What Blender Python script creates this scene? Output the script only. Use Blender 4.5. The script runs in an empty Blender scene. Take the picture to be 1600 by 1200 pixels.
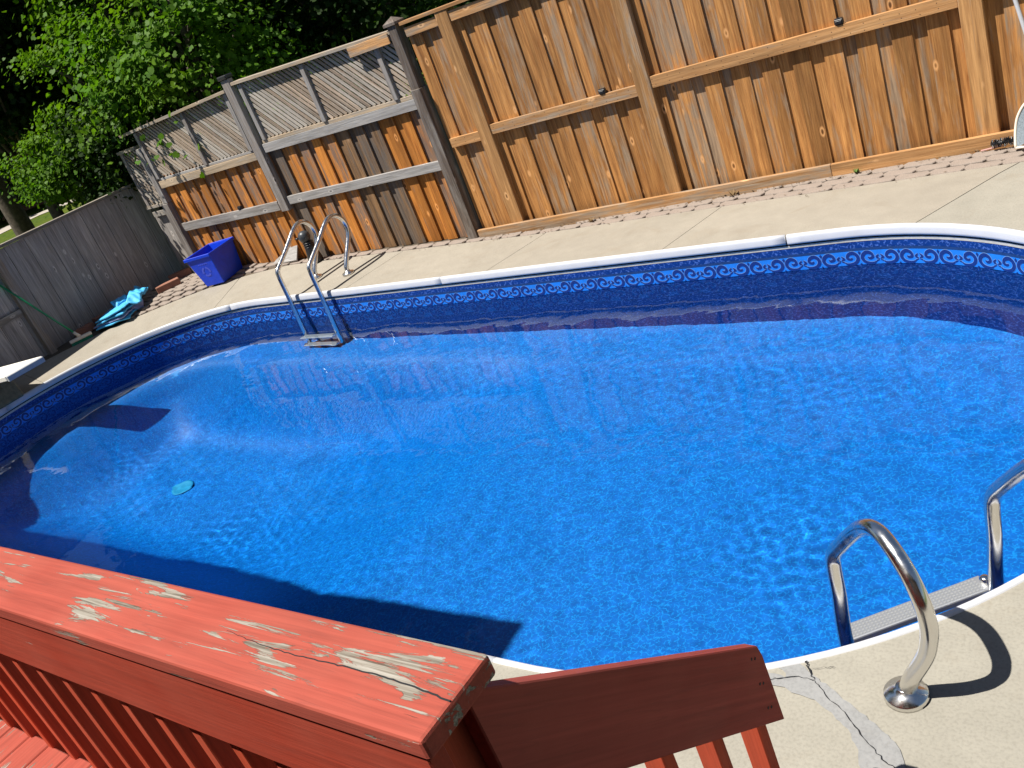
import bpy, bmesh, math, random
import numpy as np
from mathutils import Vector, Matrix

random.seed(7)
rng = np.random.default_rng(11)
R = math.radians
SC = bpy.context.scene
COL = SC.collection

# ------------------------------------------------------------------ camera
# rows: world axes (X along the fence, Y towards it, Z up) in camera axes (right, down, forward)
RW = np.array([[0.80802475, -0.04919496, -0.58709102],
               [0.47941951, -0.52428059, 0.70376615],
               [-0.34242217, -0.85012336, -0.40004667]])
CAM = np.array([0.0, 0.0, 2.4])
cam_data = bpy.data.cameras.new('camera')
cam = bpy.data.objects.new('camera', cam_data)
COL.objects.link(cam)
M = Matrix.Identity(4)
for r in range(3):
    M[r][0] = RW[r, 0]; M[r][1] = -RW[r, 1]; M[r][2] = -RW[r, 2]; M[r][3] = CAM[r]
cam.matrix_world = M
cam_data.sensor_width = 36.0
cam_data.lens = 36.0 * 1446.84 / 1600.0
cam_data.clip_start = 0.05
cam_data.clip_end = 600.0
SC.camera = cam

# ------------------------------------------------------------------ sky, sun, exposure
SUN = Vector((-0.33, -0.38, 1.0)).normalized()
world = bpy.data.worlds.new('World')
SC.world = world
world.use_nodes = True
wn = world.node_tree
bg = wn.nodes['Background']
sky = wn.nodes.new('ShaderNodeTexSky')
sky.sky_type = 'NISHITA'
sky.sun_disc = False
sky.sun_elevation = math.asin(SUN.z)
sky.sun_rotation = math.atan2(SUN.x, SUN.y)
sky.air_density = 1.0
sky.dust_density = 0.6
wn.links.new(sky.outputs[0], bg.inputs[0])
bg.inputs[1].default_value = 0.05
sl = bpy.data.lights.new('sun', 'SUN')
sl.energy = 5.0
sl.angle = R(0.5)
sl.color = (1.0, 0.955, 0.88)
sl.cycles.is_caustics_light = True
sun = bpy.data.objects.new('sun', sl)
sun.rotation_euler = SUN.to_track_quat('Z', 'Y').to_euler()
sun.location = (0, 0, 20)
COL.objects.link(sun)
SC.view_settings.view_transform = 'Standard'
SC.view_settings.look = 'None'
SC.view_settings.exposure = 0.62
SC.view_settings.gamma = 1.0
SC.view_settings.use_curve_mapping = False
SC.render.engine = 'CYCLES'
SC.cycles.use_denoising = True
SC.cycles.max_bounces = 8
SC.cycles.diffuse_bounces = 2
SC.cycles.glossy_bounces = 4
SC.cycles.transmission_bounces = 6
SC.cycles.transparent_max_bounces = 8
SC.cycles.caustics_refractive = True
SC.cycles.caustics_reflective = False
SC.cycles.sample_clamp_indirect = 6.0

# ------------------------------------------------------------------ helpers
E1 = np.array([0.99797, -0.06366]); E2 = np.array([0.06366, 0.99797])   # the pool's own axes


def W(a, b, z=0.0):
    """pool axes (a along the pool to the right, b across it to the fence) -> world"""
    return (a * E1[0] + b * E2[0], a * E1[1] + b * E2[1], z)


def F(x, y):
    return (x * E1[0] + y * E1[1], x * E2[0] + y * E2[1])


def props(o, label=None, cat=None, group=None, kind=None):
    if label: o['label'] = label
    if cat: o['category'] = cat
    if group: o['group'] = group
    if kind: o['kind'] = kind
    return o


def empty(name, loc=(0, 0, 0), rz=0.0, **kw):
    o = bpy.data.objects.new(name, None)
    o.location = loc; o.rotation_euler = (0, 0, rz)
    o.empty_display_size = 0.1
    COL.objects.link(o)
    return props(o, **kw)


def link(name, me, mat=None, parent=None, loc=(0, 0, 0), rot=(0, 0, 0), **kw):
    if mat and not me.materials: me.materials.append(mat)
    o = bpy.data.objects.new(name, me)
    o.location = loc; o.rotation_euler = rot
    COL.objects.link(o)
    if parent: o.parent = parent
    return props(o, **kw)


def mk(name, vs, fs, mat=None, smooth=False):
    me = bpy.data.meshes.new(name)
    me.from_pydata([tuple(map(float, v)) for v in vs], [], [tuple(map(int, f)) for f in fs])
    if smooth: me.polygons.foreach_set('use_smooth', [True] * len(me.polygons))
    if mat: me.materials.append(mat)
    me.update()
    return me


class MB:
    """collects shapes into one mesh"""
    def __init__(s): s.v = []; s.f = []

    def add(s, vs, fs):
        n = len(s.v); s.v += [tuple(v) for v in vs]; s.f += [tuple(n + i for i in f) for f in fs]
        return s

    def box(s, x0, x1, y0, y1, z0, z1):
        return s.add([(x0, y0, z0), (x1, y0, z0), (x1, y1, z0), (x0, y1, z0), (x0, y0, z1), (x1, y0, z1), (x1, y1, z1), (x0, y1, z1)],
                     [(0, 3, 2, 1), (4, 5, 6, 7), (0, 1, 5, 4), (1, 2, 6, 5), (2, 3, 7, 6), (3, 0, 4, 7)])

    def prism(s, poly, y0, y1, axis='y'):
        n = len(poly)
        if axis == 'y': a = [(p[0], y0, p[1]) for p in poly] + [(p[0], y1, p[1]) for p in poly]
        elif axis == 'x': a = [(y0, p[0], p[1]) for p in poly] + [(y1, p[0], p[1]) for p in poly]
        else: a = [(p[0], p[1], y0) for p in poly] + [(p[0], p[1], y1) for p in poly]
        return s.add(a, [tuple(range(n))[::-1], tuple(range(n, 2 * n))] + [(i, (i + 1) % n, n + (i + 1) % n, n + i) for i in range(n)])

    def tube(s, pts, rad, seg=12, cap=True):
        pts = [Vector(p) for p in pts]
        rads = rad if isinstance(rad, (list, tuple)) else [rad] * len(pts)
        up = None; base = len(s.v)
        for i, p in enumerate(pts):
            d = (pts[min(i + 1, len(pts) - 1)] - pts[max(i - 1, 0)]).normalized()
            if up is None:
                up = Vector((0, 0, 1)) if abs(d.z) < .9 else Vector((1, 0, 0))
            a = d.cross(up).normalized(); up = a.cross(d).normalized()
            for k in range(seg):
                t = 2 * math.pi * k / seg
                q = p + (a * math.cos(t) + up * math.sin(t)) * rads[i]
                s.v.append(tuple(q))
        for i in range(len(pts) - 1):
            for k in range(seg):
                a0 = base + i * seg + k; a1 = base + i * seg + (k + 1) % seg
                s.f.append((a0, a1, a1 + seg, a0 + seg))
        if cap:
            s.f.append(tuple(base + k for k in range(seg))[::-1])
            s.f.append(tuple(base + (len(pts) - 1) * seg + k for k in range(seg)))
        return s

    def lathe(s, prof, seg=20, center=(0, 0, 0)):
        base = len(s.v)
        for (r, z) in prof:
            for k in range(seg):
                t = 2 * math.pi * k / seg
                s.v.append((center[0] + r * math.cos(t), center[1] + r * math.sin(t), center[2] + z))
        for i in range(len(prof) - 1):
            for k in range(seg):
                a0 = base + i * seg + k; a1 = base + i * seg + (k + 1) % seg
                s.f.append((a0, a1, a1 + seg, a0 + seg))
        s.f.append(tuple(base + k for k in range(seg))[::-1])
        s.f.append(tuple(base + (len(prof) - 1) * seg + k for k in range(seg)))
        return s

    def mesh(s, name, mat=None, smooth=False, bevel=0.0, segs=1):
        me = mk(name, s.v, s.f, mat, smooth)
        if bevel > 0:
            bm = bmesh.new(); bm.from_mesh(me)
            bmesh.ops.recalc_face_normals(bm, faces=bm.faces[:])
            ed = [e for e in bm.edges if len(e.link_faces) == 2 and e.calc_face_angle(0) > R(35)]
            bmesh.ops.bevel(bm, geom=ed, offset=bevel, segments=segs, affect='EDGES', profile=0.5)
            bm.to_mesh(me); bm.free()
        return me

    def build(s, name, mat=None, parent=None, smooth=False, bevel=0.0, segs=1, **kw):
        return link(name, s.mesh(name, mat, smooth, bevel, segs), None, parent, **kw)


def spline(pts, n=8):
    pts = [Vector(p) for p in pts]; out = []
    P = [pts[0] * 2 - pts[1]] + pts + [pts[-1] * 2 - pts[-2]]
    for i in range(1, len(P) - 2):
        for k in range(n):
            t = k / n
            a, b, c, d = P[i - 1], P[i], P[i + 1], P[i + 2]
            out.append(0.5 * ((2 * b) + (c - a) * t + (2 * a - 5 * b + 4 * c - d) * t * t + (3 * b - a - 3 * c + d) * t ** 3))
    out.append(pts[-1])
    return out


# ------------------------------------------------------------------ materials
def new_mat(name):
    m = bpy.data.materials.new(name); m.use_nodes = True
    nt = m.node_tree
    return m, nt, nt.nodes['Principled BSDF']


def nd(nt, t, **kw):
    n = nt.nodes.new(t)
    for k, v in kw.items(): setattr(n, k, v)
    return n


def vmap(nt, scale, coord='Object', rnd=True, warp=None):
    tc = nd(nt, 'ShaderNodeTexCoord')
    src = tc.outputs[coord]
    if rnd:
        oi = nd(nt, 'ShaderNodeObjectInfo')
        mu = nd(nt, 'ShaderNodeMath', operation='MULTIPLY'); mu.inputs[1].default_value = 37.0
        nt.links.new(oi.outputs['Random'], mu.inputs[0])
        cx = nd(nt, 'ShaderNodeCombineXYZ')
        for i in range(3): nt.links.new(mu.outputs[0], cx.inputs[i])
        ad = nd(nt, 'ShaderNodeVectorMath', operation='ADD')
        nt.links.new(src, ad.inputs[0]); nt.links.new(cx.outputs[0], ad.inputs[1])
        src = ad.outputs[0]
    mp = nd(nt, 'ShaderNodeMapping')
    mp.inputs['Scale'].default_value = scale
    nt.links.new(src, mp.inputs['Vector'])
    return mp.outputs[0]


def noise(nt, vec, scale, detail=3.0, rough=0.55, dist=0.0):
    n = nd(nt, 'ShaderNodeTexNoise')
    n.inputs['Scale'].default_value = scale; n.inputs['Detail'].default_value = detail
    n.inputs['Roughness'].default_value = rough; n.inputs['Distortion'].default_value = dist
    nt.links.new(vec, n.inputs['Vector'])
    return n.outputs[0]


def ramp(nt, fac, stops, interp='LINEAR'):
    r = nd(nt, 'ShaderNodeValToRGB'); r.color_ramp.interpolation = interp
    e = r.color_ramp.elements
    while len(e) < len(stops): e.new(0.5)
    for k, (p, c) in enumerate(stops):
        e[k].position = p
        e[k].color = (c, c, c, 1) if isinstance(c, (int, float)) else (*c, 1)
    nt.links.new(fac, r.inputs[0])
    return r.outputs[0]


def mix(nt, fac, a, b, mode='MIX'):
    m = nd(nt, 'ShaderNodeMix', data_type='RGBA', blend_type=mode)
    if isinstance(fac, (int, float)): m.inputs[0].default_value = fac
    else: nt.links.new(fac, m.inputs[0])
    for idx, v in ((6, a), (7, b)):
        if isinstance(v, tuple): m.inputs[idx].default_value = (*v, 1)
        else: nt.links.new(v, m.inputs[idx])
    return m.outputs[2]


def math_n(nt, op, a, b=None, clamp=False):
    m = nd(nt, 'ShaderNodeMath', operation=op); m.use_clamp = clamp
    for i, v in enumerate((a, b)):
        if v is None: continue
        if isinstance(v, (int, float)): m.inputs[i].default_value = v
        else: nt.links.new(v, m.inputs[i])
    return m.outputs[0]


def bump(nt, bsdf, h, strength=0.4, dist=0.01):
    b = nd(nt, 'ShaderNodeBump'); b.inputs['Strength'].default_value = strength; b.inputs['Distance'].default_value = dist
    nt.links.new(h, b.inputs['Height']); nt.links.new(b.outputs[0], bsdf.inputs['Normal'])


def obj_rand(nt):
    return nd(nt, 'ShaderNodeObjectInfo').outputs['Random']


def wood_mat(name, light, dark, grey, grey_amt, axis='Z', knots=True, rough=0.75, rvar=.3):
    """sawn boards: grain along one local axis, knots, weathered grey streaks; every board differs"""
    m, nt, b = new_mat(name)
    st = {'Z': (1, 1, .045), 'X': (.045, 1, 1), 'Y': (1, .045, 1)}[axis]
    v = vmap(nt, st)
    grain = noise(nt, v, 62, 5, .65, .6)
    broad = noise(nt, v, 13, 3, .6, 1.2)
    c = ramp(nt, grain, [(.28, dark), (.5, tuple((l + d) / 2 for l, d in zip(light, dark))), (.72, light)])
    # tone of the whole board
    rt = obj_rand(nt)
    tone = ramp(nt, rt, [(0, .62), (.25, 1.04), (.5, .76), (.75, 1.15), (1, .82)])
    c = mix(nt, 1.0, c, tone, 'MULTIPLY')
    br = ramp(nt, broad, [(.3, .62), (.62, 1.12)])
    c = mix(nt, 1.0, c, br, 'MULTIPLY')
    # weathered grey streaks
    v2 = vmap(nt, tuple(s * (1 if s == 1 else 3) for s in st))
    g = noise(nt, v2, 19, 4, .62, .5)
    r2 = math_n(nt, 'FRACT', math_n(nt, 'MULTIPLY', rt, 7.31))
    g = math_n(nt, 'ADD', g, math_n(nt, 'MULTIPLY', math_n(nt, 'SUBTRACT', r2, .5), rvar))
    gm = ramp(nt, g, [(.62 - grey_amt * .5, 0.0), (.8 - grey_amt * .4, 1.0)])
    gc = ramp(nt, grain, [(.3, tuple(x * .5 for x in grey)), (.7, grey)])
    c = mix(nt, math_n(nt, 'MULTIPLY', gm, .85), c, gc)
    if knots:
        vk = vmap(nt, tuple(1 if s == 1 else .45 for s in st))
        vo = nd(nt, 'ShaderNodeTexVoronoi'); vo.inputs['Scale'].default_value = 6.5
        nt.links.new(vk, vo.inputs['Vector'])
        k = ramp(nt, vo.outputs['Distance'], [(.0, 1.0), (.04, 1.0), (.075, 0.0)])
        halo = ramp(nt, vo.outputs['Distance'], [(.04, 0.0), (.09, .7), (.15, 0.0)])
        c = mix(nt, halo, c, tuple(min(1, x * 1.25 + .06) for x in light))
        c = mix(nt, math_n(nt, 'MULTIPLY', k, .75), c, tuple(x * .35 for x in dark))
    nt.links.new(c, b.inputs['Base Color'])
    b.inputs['Roughness'].default_value = rough
    b.inputs['Specular IOR Level'].default_value = .25
    bump(nt, b, grain, .5, .006)
    return m


NEWW = dict(light=(.66, .325, .105), dark=(.27, .105, .030), grey=(.41, .31, .215), grey_amt=.26, rvar=.30)
M_new = wood_mat('cedar_board', **NEWW)
M_newx = wood_mat('cedar_rail', light=(.66, .375, .165), dark=(.43, .205, .075), grey=(.44, .35, .26), grey_amt=.2, axis='X')
M_newpost = wood_mat('cedar_post', light=(.64, .35, .14), dark=(.34, .165, .06), grey=(.44, .36, .27), grey_amt=.3)
M_old = wood_mat('old_orange_board', light=(.74, .30, .06), dark=(.38, .12, .022), grey=(.235, .185, .15), grey_amt=.36, rvar=.30)
M_olddark = wood_mat('blackened_board', light=(.34, .19, .085), dark=(.10, .06, .035), grey=(.17, .145, .125), grey_amt=.52, rvar=.35)
M_greyx = wood_mat('weathered_rail', light=(.40, .37, .34), dark=(.20, .18, .165), grey=(.46, .44, .42), grey_amt=.5, axis='X')
M_tanx = wood_mat('tan_rail', light=(.52, .40, .27), dark=(.32, .24, .16), grey=(.42, .38, .33), grey_amt=.4, axis='X')
M_greyz = wood_mat('weathered_post', light=(.36, .32, .29), dark=(.17, .145, .125), grey=(.40, .38, .36), grey_amt=.5)
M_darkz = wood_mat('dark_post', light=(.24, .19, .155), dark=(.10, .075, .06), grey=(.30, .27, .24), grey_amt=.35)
M_lat = wood_mat('lattice_wood', light=(.56, .46, .36), dark=(.22, .15, .10), grey=(.56, .51, .44), grey_amt=.42, rvar=.6, knots=False)
M_side = wood_mat('grey_board', light=(.54, .49, .445), dark=(.28, .245, .22), grey=(.40, .37, .345), grey_amt=.5)
M_sidex = wood_mat('grey_board_rail', light=(.40, .35, .29), dark=(.23, .19, .15), grey=(.40, .38, .35), grey_amt=.4, axis='Y')


def paint_mat(name, axis, peel, red=(.36, .070, .047), wear=False):
    m, nt, b = new_mat(name)
    st = {'X': (.075, 1, 1), 'Z': (1, 1, .075), 'Y': (1, .075, 1)}[axis]
    v = vmap(nt, st)
    n1 = noise(nt, v, 34, 6, .66, .7)
    n2 = noise(nt, vmap(nt, (1, 1, 1)), 3.2, 3, .6)
    s = math_n(nt, 'ADD', math_n(nt, 'MULTIPLY', n1, .74), math_n(nt, 'MULTIPLY', n2, .42))
    if wear:
        sx = nd(nt, 'ShaderNodeSeparateXYZ'); nt.links.new(nd(nt, 'ShaderNodeTexCoord').outputs['Object'], sx.inputs[0])
        s = math_n(nt, 'ADD', s, ramp(nt, math_n(nt, 'MULTIPLY', math_n(nt, 'ADD', sx.outputs[0], 2.0), .25), [(.45, 0.0), (.93, .075)]))
        yy = math_n(nt, 'ABSOLUTE', math_n(nt, 'ADD', sx.outputs[1], .012))
        s = math_n(nt, 'ADD', s, ramp(nt, math_n(nt, 'MULTIPLY', yy, 10.0), [(0, .05), (.5, 0.0)]))
    mask = ramp(nt, s, [(.70 - peel, 0.0), (.712 - peel, 1.0)])
    v2 = vmap(nt, {'X': (.03, 1, 1), 'Z': (1, 1, .03), 'Y': (1, .03, 1)}[axis])
    grain = noise(nt, v2, 130, 4, .7, .4)
    bare = ramp(nt, grain, [(.32, (.085, .068, .05)), (.5, (.25, .22, .178)), (.7, (.42, .39, .34))])
    gbr = noise(nt, v2, 60, 3, .6)
    rd = ramp(nt, gbr, [(.25, tuple(x * .74 for x in red)), (.7, tuple(min(1, x * 1.12) for x in red))])
    fade = ramp(nt, n2, [(.35, 0.0), (.75, .22)])
    rd = mix(nt, fade, rd, (.50, .17, .12))
    # fine hairline cracks along the grain
    cr = ramp(nt, noise(nt, v2, 40, 2, .5, .2), [(.485, 0.0), (.497, 1.0), (.503, 1.0), (.515, 0.0)])
    rd = mix(nt, math_n(nt, 'MULTIPLY', cr, .22), rd, (.18, .05, .04))
    c = mix(nt, mask, rd, bare)
    nt.links.new(c, b.inputs['Base Color'])
    b.inputs['Roughness'].default_value = .78
    b.inputs['Specular IOR Level'].default_value = .2
    h = math_n(nt, 'SUBTRACT', math_n(nt, 'MULTIPLY', grain, .6), mask)
    bump(nt, b, h, .6, .0024)
    return m


M_red_cap = paint_mat('red_paint_peeling', 'X', -.004, wear=True)
M_red_x = paint_mat('red_paint_apron', 'X', -.06, (.36, .046, .023))
M_red_z = paint_mat('red_paint_baluster', 'Z', -.08, (.50, .075, .032))
M_red_st = paint_mat('red_paint_stair', 'X', -.035, (.34, .062, .045))
M_red_floor = paint_mat('red_paint_floor', 'Y', .07)


def concrete_mat(name, base, speck, smooth=False):
    m, nt, b = new_mat(name)
    v = vmap(nt, (1, 1, 1), rnd=False)
    big = noise(nt, v, 1.1, 5, .6)
    mid = noise(nt, v, 7, 4, .65)
    fine = noise(nt, v, 170 if not smooth else 90, 2, .5)
    c = ramp(nt, big, [(.3, tuple(x * .84 for x in base)), (.7, tuple(min(1, x * 1.1) for x in base))])
    c = mix(nt, .5, c, ramp(nt, mid, [(.3, tuple(x * .86 for x in base)), (.72, tuple(min(1, x * 1.1) for x in base))]))
    c = mix(nt, speck, c, ramp(nt, fine, [(.36, (.45, .42, .38)), (.5, (1, 1, 1)), (.66, (1.25, 1.22, 1.15))]), 'MULTIPLY')
    st = ramp(nt, noise(nt, v, 2.3, 5, .7, .8), [(.54, 0.0), (.74, .42)])
    c = mix(nt, st, c, (.24, .195, .14))
    nt.links.new(c, b.inputs['Base Color'])
    b.inputs['Roughness'].default_value = .9
    b.inputs['Specular IOR Level'].default_value = .2
    bump(nt, b, fine, .35, .004)
    return m


M_conc = concrete_mat('pebbled_concrete', (.335, .303, .25), .32)
M_conc2 = concrete_mat('smooth_concrete', (.318, .298, .25), .16, True)
M_patch = concrete_mat('grey_patch', (.275, .275, .272), .16, True)
M_paver = concrete_mat('pink_paver', (.31, .258, .22), .45)
M_bed = concrete_mat('joint_sand', (.12, .095, .07), .5)
M_brick = concrete_mat('red_brick', (.31, .15, .105), .4)
M_path = concrete_mat('far_path', (.42, .38, .32), .2)
M_soil = concrete_mat('soil', (.085, .065, .045), .5)


def simple(name, col, rough=.5, metal=0.0, spec=.5, var=0.0, vs=20, bmp=0.0):
    m, nt, b = new_mat(name)
    b.inputs['Base Color'].default_value = (*col, 1)
    b.inputs['Roughness'].default_value = rough
    b.inputs['Metallic'].default_value = metal
    b.inputs['Specular IOR Level'].default_value = spec
    if var > 0:
        n = noise(nt, vmap(nt, (1, 1, 1)), vs, 4, .6)
        nt.links.new(ramp(nt, n, [(.3, tuple(x * (1 - var) for x in col)), (.7, tuple(min(1, x * (1 + var)) for x in col))]), b.inputs['Base Color'])
        if bmp: bump(nt, b, n, bmp, .01)
    return m


M_steel = simple('stainless_steel', (.74, .73, .71), .11, 1.0)
def _steel():
    nt = M_steel.node_tree; b = nt.nodes['Principled BSDF']
    n = noise(nt, vmap(nt, (1, 1, 1)), 30, 3, .6)
    nt.links.new(ramp(nt, n, [(.3, .13), (.75, .3)]), b.inputs['Roughness'])
_steel()
M_white = simple('white_vinyl', (.60, .61, .64), .34, var=.05, vs=6)
M_track = simple('liner_track', (.55, .53, .48), .5, var=.15)
M_dark = simple('shadow_gap', (.012, .012, .014), .8)
M_blackpl = simple('black_plastic', (.018, .018, .02), .38, var=.3)
M_bluebox = simple('blue_plastic', (.006, .050, .62), .36, spec=.4, var=.12, vs=14)
M_logo = simple('pale_blue_print', (.06, .10, .68), .5)
M_tarp = simple('blue_tarp', (.07, .44, .78), .62, var=.16, vs=9, bmp=.5)
M_tarp2 = simple('tarp_lining', (.30, .36, .62), .5, var=.2, vs=9)
M_green = simple('green_plastic', (.012, .24, .10), .35, var=.1)
M_bristle = simple('green_bristle', (.02, .30, .17), .7, var=.35, vs=90)
M_cream = simple('cream_plastic', (.74, .66, .55), .45, var=.08)
M_board = simple('diving_board_white', (.80, .77, .70), .55, var=.06, vs=40)
M_boardside = simple('board_edge', (.46, .47, .48), .5, var=.1)
M_stand = simple('stand_olive', (.20, .17, .09), .7, var=.3)
M_net = simple('grey_net', (.20, .24, .27), .8, var=.35, vs=120)
M_tread = simple('tread_steel', (.52, .53, .54), .4, .7)
M_stud = simple('grip_stud', (.62, .62, .60), .3, .6)
M_siding = simple('house_siding', (.55, .52, .46), .7, var=.06)
M_roof = simple('roof_shingle', (.075, .065, .06), .9, var=.35, vs=30, bmp=.4)
M_farwall = simple('far_brick_wall', (.32, .17, .13), .9, var=.2)
M_farroof = simple('far_red_roof', (.34, .15, .13), .9, var=.2)
M_glass = simple('window_glass', (.03, .04, .05), .05, spec=.8)
M_bark = simple('bark', (.085, .065, .048), .95, var=.45, vs=14, bmp=.8)
M_weed = simple('weed', (.11, .20, .03), .7, var=.3)
M_pink = simple('pink_stick', (.55, .30, .26), .6)


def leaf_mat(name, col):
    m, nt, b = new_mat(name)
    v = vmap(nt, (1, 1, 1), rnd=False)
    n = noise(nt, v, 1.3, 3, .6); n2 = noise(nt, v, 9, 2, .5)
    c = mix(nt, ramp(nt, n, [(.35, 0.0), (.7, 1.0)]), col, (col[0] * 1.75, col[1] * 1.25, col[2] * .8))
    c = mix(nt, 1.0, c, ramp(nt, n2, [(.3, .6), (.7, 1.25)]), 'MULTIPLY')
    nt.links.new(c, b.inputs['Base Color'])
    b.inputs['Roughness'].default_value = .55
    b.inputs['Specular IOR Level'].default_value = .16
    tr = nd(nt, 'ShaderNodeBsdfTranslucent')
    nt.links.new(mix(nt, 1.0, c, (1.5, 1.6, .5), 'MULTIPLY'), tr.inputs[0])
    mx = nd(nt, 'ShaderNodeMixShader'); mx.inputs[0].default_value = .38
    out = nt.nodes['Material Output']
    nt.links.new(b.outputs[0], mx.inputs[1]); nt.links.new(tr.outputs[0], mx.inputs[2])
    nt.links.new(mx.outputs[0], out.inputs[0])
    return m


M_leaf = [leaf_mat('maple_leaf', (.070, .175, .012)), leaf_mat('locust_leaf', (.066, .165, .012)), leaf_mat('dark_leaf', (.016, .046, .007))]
M_lawn = leaf_mat('lawn', (.10, .17, .03))


def liner_mat(name, base, line, scale, mask_lo=.46):
    """printed vinyl: broken squiggly lighter lines on blue"""
    m, nt, b = new_mat(name)
    tc = nd(nt, 'ShaderNodeTexCoord')
    v = tc.outputs['UV']
    nz = nd(nt, 'ShaderNodeTexNoise'); nz.inputs['Scale'].default_value = scale * .9; nz.inputs['Detail'].default_value = 2
    nt.links.new(v, nz.inputs['Vector'])
    ms = nd(nt, 'ShaderNodeVectorMath', operation='SCALE'); ms.inputs['Scale'].default_value = 1.35 / scale
    nt.links.new(nz.outputs['Color'], ms.inputs[0])
    ad = nd(nt, 'ShaderNodeVectorMath', operation='ADD')
    nt.links.new(v, ad.inputs[0]); nt.links.new(ms.outputs[0], ad.inputs[1])
    vo = nd(nt, 'ShaderNodeTexVoronoi', feature='DISTANCE_TO_EDGE'); vo.inputs['Scale'].default_value = scale
    nt.links.new(ad.outputs[0], vo.inputs['Vector'])
    ln = ramp(nt, vo.outputs['Distance'], [(.0, .8), (.04, .6), (.11, 0.0)])
    brk = ramp(nt, noise(nt, v, scale * 1.6, 2, .5), [(mask_lo - .06, 0.0), (mask_lo + .08, 1.0)])
    tone = noise(nt, v, scale * .5, 4, .65)
    c = ramp(nt, tone, [(.3, tuple(x * .8 for x in base)), (.7, tuple(x * 1.2 for x in base))])
    c = mix(nt, math_n(nt, 'MULTIPLY', ln, brk), c, line)
    nt.links.new(c, b.inputs['Base Color'])
    b.inputs['Roughness'].default_value = .5
    b.inputs['Specular IOR Level'].default_value = .3
    return m


M_floor = liner_mat('liner_floor_print', (.0004, .143, .56), (.005, .33, .88), 31)
M_wall = liner_mat('liner_wall_print', (.003, .038, .225), (.10, .22, .66), 26, .5)
M_band = simple('liner_band', (.016, .215, .80), .45, var=.12, vs=30)
M_edge = simple('liner_band_edge', (.012, .045, .17), .5, var=.1)
M_scroll = simple('scroll_print', (.006, .030, .20), .5)
M_outline = simple('scroll_outline', (.22, .42, .80), .5)
M_drain = simple('drain_plate', (.01, .32, .62), .6)

M_water = bpy.data.materials.new('pool_water'); M_water.use_nodes = True
_nt = M_water.node_tree; _nt.nodes.clear()
_g = _nt.nodes.new('ShaderNodeBsdfGlass'); _g.inputs['IOR'].default_value = 1.26; _g.inputs['Roughness'].default_value = 0.0
_g.inputs['Color'].default_value = (.93, .985, 1.0, 1)
_o = _nt.nodes.new('ShaderNodeOutputMaterial'); _nt.links.new(_g.outputs[0], _o.inputs[0])

# ------------------------------------------------------------------ the pool's outline (a stadium)
CA, CB, CR, AX = -8.82, -2.27, 2.05, 3.9
LS = CB - CA
LTOT = 2 * LS + 2 * math.pi * CR


def outline(s, off=0.0):
    """point and outward normal (pool axes) at arc length s; off moves it outwards. s=0: right end of the far side"""
    s = s % LTOT
    if s < LS: p = (CB - s, AX + CR); n = (0, 1)
    elif s < LS + math.pi * CR:
        t = math.pi / 2 + (s - LS) / CR; n = (math.cos(t), math.sin(t)); p = (CA + CR * n[0], AX + CR * n[1])
    elif s < 2 * LS + math.pi * CR: p = (CA + (s - LS - math.pi * CR), AX - CR); n = (0, -1)
    else:
        t = -math.pi / 2 + (s - 2 * LS - math.pi * CR) / CR; n = (math.cos(t), math.sin(t)); p = (CB + CR * n[0], AX + CR * n[1])
    return (p[0] + n[0] * off, p[1] + n[1] * off), n


def sdist(a, b):
    """distance outside the pool's edge"""
    c = min(max(a, CA), CB)
    return math.hypot(a - c, b - AX) - CR


def ground_z(a, b):
    """the paving climbs a little towards the far corner"""
    d = min(max(sdist(a, b) / .95, 0), 1.15)
    rise = .0235 * min(max(-5.4 - a, 0), 4.6)
    if b < 3.0: rise *= max(0, (b - 1.5) / 1.5)
    return rise * d


WZ = -0.272                                   # water level
def floor_z(a, b, t):
    """t: 0 at the wall, 1 at the axis; a flat shallow end and a sloped hopper at the diving end"""
    q = [(a + 7.2) / 2.7, (-9.2 - a) / 1.35, (b - 4.5) / 1.05, (3.3 - b) / 1.05, 0]
    k = 7.0; f = math.log(sum(math.exp(k * min(v, 3)) for v in q)) / k - .06
    f = min(max(f, 0), 1); f = f * f * (3 - 2 * f)
    return -1.10 - .10 * min(1, t * 4) - .98 * (1 - f) * min(1, t * 5)


# ------------------------------------------------------------------ ground, lawn and paving bed
def ring_mesh(name, d_list, zf, mat, n=220, s0=0.0, s1=LTOT, closed=True, clamp=None):
    vs = []; fs = []
    m = n if closed else n + 1
    for i in range(m):
        s = s0 + (s1 - s0) * i / n
        for d in d_list:
            (a, b), _ = outline(s, d)
            if clamp: a, b = clamp(a, b)
            vs.append(W(a, b, zf(a, b)))
    k = len(d_list)
    for i in range(n):
        j = (i + 1) % m
        for q in range(k - 1):
            fs.append((i * k + q, i * k + q + 1, j * k + q + 1, j * k + q))
    return mk(name, vs, fs, mat, True)


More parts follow.
